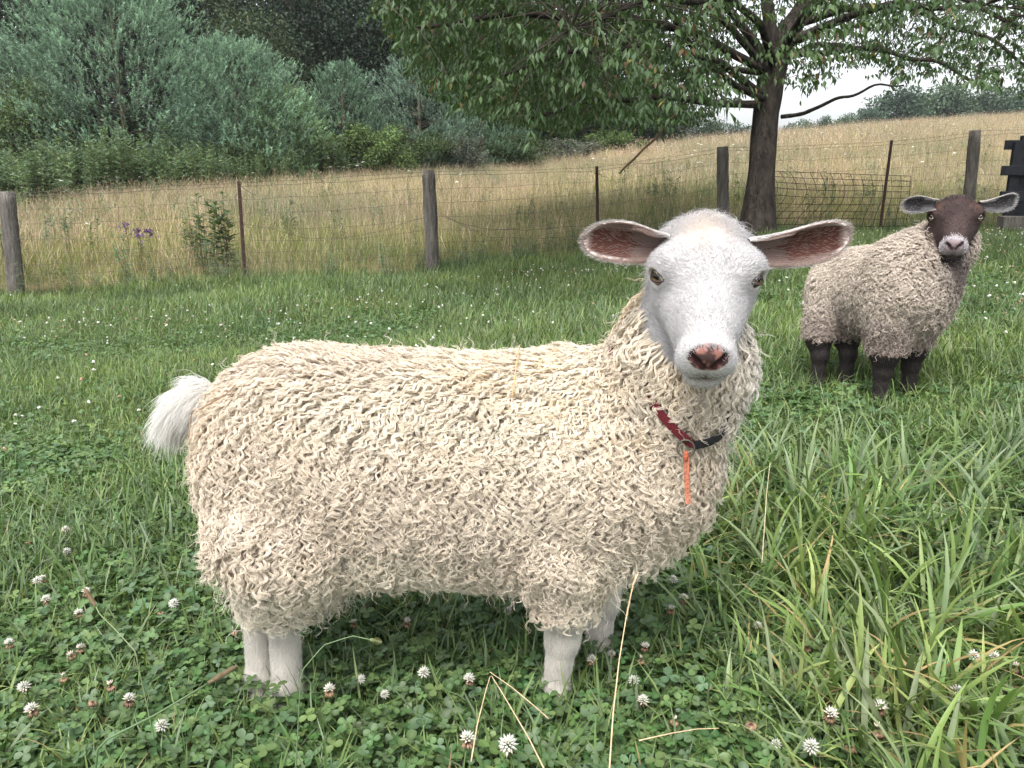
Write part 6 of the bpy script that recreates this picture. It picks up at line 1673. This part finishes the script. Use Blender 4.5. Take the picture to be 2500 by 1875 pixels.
# bent wire panel leaning on the fence right of the trunk
panel = empty("wire_netting", tuple(P(2050, 560, 9.55))); tag(panel, "rusty sheet of wire netting, bent and bulging, leaning on the fence beside the trunk", "wire netting")
def pan(u, v):
    """u 0..1 left to right, v 0..1 top to bottom"""
    px = 1885 + (2224 - 1885) * u - 12 * v * u + 26 * math.sin(math.pi * min(v * 1.25, 1)) * (1 - u) ** 0.7 - 45 * v * (1 - u) * v
    py = 418 + 12 * u + (122 - 2 * u) * v + 10 * math.sin(u * 5 + v * 2) * v * (1 - u) + 9 * math.sin(math.pi * u) * v
    d = 9.62 + 0.15 * u - 0.22 * math.sin(math.pi * v) * (1 - 0.7 * u)
    return P(px, py, d)
vs_ = np.concatenate([np.linspace(0, 0.32, 4), np.linspace(0.45, 1, 5)])
for v in vs_:
    mb = MB(); mb.tube(np.array([pan(u, v) for u in np.linspace(-0.12, 1, 36)]), 0.0038, 5); mb.build("long_wire", M_RUST, panel)
for u in np.linspace(-0.02, 1, 15):
    mb = MB(); mb.tube(np.array([pan(u, v) + np.array([0, -0.004, 0]) for v in np.linspace(0, 1 if u < 0.95 else 0.9, 16)]), 0.0036, 5); mb.build("cross_wire", M_RUST, panel)

# black board structure and the timber at its foot
gd = 9.7
gate = empty("black_board_gate", tuple(P(2480, 560, gd))); tag(gate, "black wooden board gate end at the right edge of the frame", "gate")
mp = gd / F
def bd(name, x0, y0, x1, y1, depth, th, col):
    a = P(x0, y0, depth); c = P(x1, y1, depth); mb = MB()
    w = (x1 - x0) * depth / F; h = (y1 - y0) * depth / F
    mb.box((a + c) / 2, (w, th, h), np.array([[1, 0, 0], [0, 1, 0], [-0.01, 0, 1]]).T, col, jit=0.003, rng=rf)
    o = mb.build(name, M_BLACK, gate, smooth=False); md = o.modifiers.new("edge", 'BEVEL'); md.width = 0.004; md.segments = 2
K_ = (0.018, 0.020, 0.026)
bd("upright", 2461, 352, 2484, 545, gd, 0.06, K_); bd("upright", 2478, 336, 2512, 545, gd + 0.05, 0.06, K_); bd("upright", 2514, 345, 2545, 545, gd + 0.05, 0.06, K_)
for (y0, y1, x0) in ((343, 365, 2454), (405, 428, 2445), (467, 490, 2442)): bd("board", x0, y0, 2640, y1, gd - 0.08, 0.035, K_)
bd("upright", 2600, 340, 2632, 545, gd, 0.06, K_)
mb = MB(); p = P(2482, 545, gd - 0.12); mb.box(p, (0.42, 0.14, 0.17), None, (0.10, 0.10, 0.09), jit=0.006, rng=rf)
tm = mb.build("timber", M_POST, None, smooth=False); md = tm.modifiers.new("edge", 'BEVEL'); md.width = 0.006; md.segments = 2
tag(tm, "grey timber block on the ground at the foot of the black board gate", "timber")

# ------------------------------------------------------------------ single flowers and stems near the camera
def ground_hit(px, py):
    d = P(px, py, 1.0) - np.array([0, 0, CAM_H]); lo, hi = 0.3, 8.0
    for _ in range(30):
        m_ = (lo + hi) / 2; q = np.array([0, 0, CAM_H]) + d * m_
        if q[2] > gz(q[0], q[1]): lo = m_
        else: hi = m_
    return q
fproto = {}
def flower(px, py, age, size, label, stem_h=0.085):
    """head at a pixel: the stem stands under it"""
    key = (round(age, 2), int(px) % 3)
    if key not in fproto:
        r = np.random.default_rng(900 + len(fproto)); mb = clover_flower_mb(r, stem_h, age)
        fproto[key] = mb.build("clover_flower", M_FLOW, link=False).data
    dep = None; lo, hi = 0.4, 6.0
    c = np.array([0, 0, CAM_H]); d = P(px, py, 1.0) - c
    for _ in range(30):
        m_ = (lo + hi) / 2; q = c + d * m_
        if q[2] - gz(q[0], q[1]) > stem_h * size * 0.95: lo = m_
        else: hi = m_
    o = bpy.data.objects.new("clover_flower", fproto[key]); COL.objects.link(o)
    o.location = (q[0], q[1], gz(q[0], q[1]) - 0.002); o.scale = (size,) * 3; o.rotation_euler = (rf.normal(0, .12), rf.normal(0, .12), px)
    tag(o, label, "clover flower", "clover flowers in the foreground")
FL = [
 (2012, 1760, .55, 1.15, "half white, half faded clover flower, left of the pair at bottom right"), (2152, 1770, .5, 1.15, "half faded clover flower in the middle of the bottom right cluster"),
 (2245, 1780, .9, 1.1, "brown clover head right of the half faded ones at bottom right"), (2300, 1712, .45, 1.15, "clover flower with spread white petals, upper right of the bottom right cluster"),
 (2017, 1858, .05, 1.1, "fresh white clover flower cut by the bottom edge, right part"), (2062, 1858, 1.0, 1.0, "dark brown clover head beside the fresh white one at the bottom edge"),
 (2130, 1862, 1.0, 1.1, "reddish brown clover head at the bottom edge, right part"), (1823, 1757, 1.0, 1.1, "brown clover head left of the bottom right cluster"),
 (1892, 1790, .15, .8, "small pale clover bud between the brown head and the pair at bottom right"), (2372, 1628, .0, 1.0, "white clover flower at the right side, above the bottom right cluster"),
 (2465, 1620, .3, .9, "white clover flower at the right edge beside a blade"), (2122, 1495, .2, .9, "white clover flower in the long grass right of the white sheep"),
 (2200, 1490, .9, .9, "faded clover head in the long grass right of the white sheep"), (1846, 1543, .0, .8, "small white clover flower right of the tall dry stem"),
 (1970, 1583, 1.0, .85, "brown clover head between grass blades at lower right"), (2085, 1613, 1.0, .9, "dark reddish clover head at lower right"), (1945, 1637, 1.0, .75, "small brown clover head below the long arching blade"),
 (1643, 1432, .0, .85, "white clover flower below the white sheep's chest, nearest the far front leg"), (1643, 1495, .6, .9, "pinkish clover flower below the chest, left of a pair"), (1675, 1485, .45, .95, "half faded clover flower below the chest, right of a pair"),
 (1547, 1670, .0, .85, "small white clover flower right of the white sheep's front hooves"), (1432, 1628, .35, .9, "clover flower against the white sheep's far front hoof"), (1487, 1605, .2, .7, "small clover flower right of the far front hoof"),
 (1600, 1602, .5, .85, "clover flower with a few white petals, right of the front hooves"), (1597, 1630, .9, .8, "brown clover head right of the front hooves"), (1590, 1735, .3, .9, "clover flower low between the tall dry stem and a blade"), (1625, 1738, .9, .85, "faded clover head beside the tall dry stem"),
 (1172, 1632, .45, 1.0, "half faded clover flower in the middle, under the sheep's belly"), (1037, 1645, .0, 1.0, "white clover flower under the sheep's belly"), (797, 1655, .5, 1.05, "half faded clover flower right of the hind hooves"), (880, 1655, .0, .75, "small white clover flower right of the half faded one by the hind hooves"),
 (938, 1680, .1, .75, "small white clover flower left of the middle foreground"), (1000, 1532, .6, .9, "drooping clover flower in the shade under the belly"), (1245, 1490, .2, .8, "small clover flower in front of the near front leg"), (872, 1512, .7, .8, "pinkish clover flower in the shade just behind the hind leg"),
 (470, 1465, .0, 1.0, "white clover flower left of the white sheep's hind leg"), (553, 1545, 1.0, .85, "brown clover head close to the left of the hind leg"), (360, 1510, 1.0, .8, "small reddish clover head left of the hind leg"),
 (235, 1737, .5, 1.1, "spread clover flower with long pale petals at bottom left"), (200, 1730, 1.0, .9, "brown clover head beside the spread pale flower at bottom left"), (62, 1730, .45, 1.1, "half faded clover flower near the bottom left corner"), (372, 1795, .0, 1.0, "white clover flower low at the bottom, left part"),
 (110, 1645, .2, 1.0, "white clover flower at the left side with a faded neighbour"), (132, 1650, .9, .85, "faded clover head touching a white one at the left side"), (285, 1670, .8, .9, "faded clover head in the clover at lower left"), (212, 1578, .8, .85, "small pinkish clover head at the left side"),
 (180, 1518, .4, .9, "pinkish white clover flower below the timothy head at left"), (68, 1482, .3, 1.0, "pale clover flower near the left edge"), (182, 1448, .55, 1.0, "pinkish clover flower in a group at left"), (115, 1405, .2, 1.0, "white clover flower, upper one of a stacked pair at left"), (110, 1425, .6, .9, "faded clover flower, lower one of a stacked pair at left"),
 (145, 1312, .3, 1.0, "white clover flower, topmost of the left foreground group"), (80, 1330, 1.0, .8, "brown clover head at the upper left of the foreground"), (192, 1352, .0, .9, "white clover flower right of the brown head at upper left"), (150, 1612, .5, .9, "pink-tinged clover flower in the clover at left"),
 (10, 1600, .5, 1.0, "clover flower cut by the left edge"), (1275, 1862, .05, 1.35, "large fresh white clover flower at the bottom edge, centre"), (1120, 1855, .4, 1.2, "half faded clover flower at the bottom edge, left of the large white one"), (2480, 1640, .8, .9, "faded clover head at the right edge"),
]
for f in FL: flower(f[0], f[1] - 8, f[2], f[3], f[4])

def stem_plant(name, pix, rad, col, label, cat, head=None, mat=M_GRASS):
    pts = np.array([P(x, y, d) for x, y, d in pix]); g = gz(pts[0, 0], pts[0, 1]); pts[0, 2] = min(pts[0, 2], g)
    pts, _ = resample(pts, np.ones(len(pts)), 26)
    mb = MB(); mb.tube(pts, np.linspace(rad, rad * 0.6, 26), 6, col)
    if head:
        L, w, hc = head; a = pts[-1]; d = nrm(pts[-1] - pts[-3]); s = nrm(np.cross(d, [0.2, 0.3, 1])); u = np.cross(s, d)
        for i in range(260):
            f = i / 260; an = i * 2.4; r0 = w * math.sin(math.pi * min(max(f * 0.94 + 0.05, 0), 1)) ** 0.5
            o_ = s * math.cos(an) + u * math.sin(an); p0 = a + d * L * f + o_ * r0 * 0.4; e = p0 + o_ * r0 * 0.65 + d * 0.0030; t_ = nrm(np.cross(d, o_)) * 0.0009
            mb.add(np.array([p0 - t_, p0 + t_, e]), None, [[0, 1, 2]], np.array(hc) * rf.uniform(0.7, 1.25))
        mb.tube(np.array([a, a + d * L]), [w * 0.45, w * 0.3], 8, np.array(hc) * 0.75)
    tag(mb.build(name, mat), label, cat)
TH = (0.27, 0.20, 0.14)
stem_plant("timothy_grass", [(100, 1890, .82), (240, 1815, .83), (380, 1745, .86), (508, 1668, .90)], 0.0018, (0.16, 0.24, 0.12), "long green stem with a brown timothy head crossing the lower left, pointing at the hind leg", "grass stem", (0.034, 0.0046, TH))
stem_plant("timothy_grass", [(360, 1640, 1.12), (330, 1590, 1.12), (280, 1535, 1.13), (243, 1500, 1.14), (234, 1480, 1.145)], 0.0013, (0.20, 0.27, 0.15), "curved stem with an upright timothy head in the clover at left", "grass stem", (0.034, 0.0040, TH))
stem_plant("seed_stem", [(690, 1760, 1.0), (735, 1640, 1.02), (790, 1575, 1.03), (860, 1552, 1.03), (905, 1562, 1.02)], 0.0011, (0.17, 0.24, 0.13), "arching green stem with a drooping seed head right of the hind hooves", "grass stem", (0.014, 0.005, (0.30, 0.33, 0.20)))
def dry(pix, rad, label, col=(0.50, 0.38, 0.23), spike=True):
    pts = np.array([P(x, y, d) for x, y, d in pix]); pts, _ = resample(pts, np.ones(len(pts)), 24); mb = MB(); mb.tube(pts, np.linspace(rad, rad * 0.55, 24), 6, col)
    if spike:
        for i in range(26):
            f = 17 + 6.5 * i / 26; k = int(f); a = pts[k] * (1 - f + k) + pts[min(k + 1, 23)] * (f - k); d = nrm(pts[23] - pts[16]); o_ = nrm(rf.normal(0, 1, 3)); e = a + d * 0.010 + o_ * 0.0022
            s = nrm(np.cross(d, o_)) * 0.0007; mb.add(np.array([a - s, a + s, e]), None, [[0, 1, 2]], np.array(col) * 1.25)
    tag(mb.build("dry_stem", M_STRAW), label, "dry stem")
dry([(1487, 1890, .80), (1497, 1740, .84), (1512, 1610, .88), (1530, 1500, .90), (1545, 1430, .91), (1553, 1412, .91)], 0.0010, "tall straw-coloured seed stem standing in front of the white sheep's chest")
dry([(1330, 1880, .78), (1290, 1800, .82), (1225, 1690, .88), (1200, 1650, .90)], 0.0009, "slanting dry stalk in front of the near front leg, lower end at the bottom edge", spike=False)
dry([(1340, 1755, .92), (1300, 1720, .92), (1250, 1678, .93), (1195, 1640, .94)], 0.0008, "thin dry stalk lying above the slanting one in the foreground", spike=False)
dry([(1150, 1860, .80), (1165, 1770, .83), (1185, 1690, .86), (1197, 1650, .88)], 0.0008, "upright dry stalk meeting the slanting one in the foreground", spike=False)
dry([(1560, 1808, .90), (1640, 1790, .92), (1700, 1780, .94), (1755, 1778, .95)], 0.0009, "flat lying dry stalk at lower right of the tall seed stem", spike=False)
dry([(1860, 1375, 1.35), (1866, 1290, 1.38), (1872, 1200, 1.42), (1880, 1130, 1.45)], 0.0011, "thin pale dry stem upright in the long grass right of the sheep", (0.48, 0.42, 0.28), spike=False)
# ------------------------------------------------------------------ summer haze
hb = MB(); gy = np.linspace(-4, 400, 60); gx, gy = np.meshgrid(np.linspace(-500, 500, 60), gy); zlo = float(ground_z(gx, gy).min()) - 1.0; zhi = 30.0
hb.box((0, 200, (zlo + zhi) / 2), (1100, 620, zhi - zlo)); 
hm = bpy.data.materials.new("haze"); hm.use_nodes = True; hn = hm.node_tree; hn.nodes.remove(hn.nodes["Principled BSDF"])
pv = hn.nodes.new("ShaderNodeVolumePrincipled"); pv.inputs["Color"].default_value = (0.90, 0.95, 1.0, 1); pv.inputs["Density"].default_value = 0.00045; pv.inputs["Anisotropy"].default_value = 0.2
hn.links.new(pv.outputs[0], hn.nodes["Material Output"].inputs["Volume"])
ho = hb.build("haze", hm, None, smooth=False); tag(ho, "thin pale summer haze over the meadow and the far trees", "haze", kind="stuff")
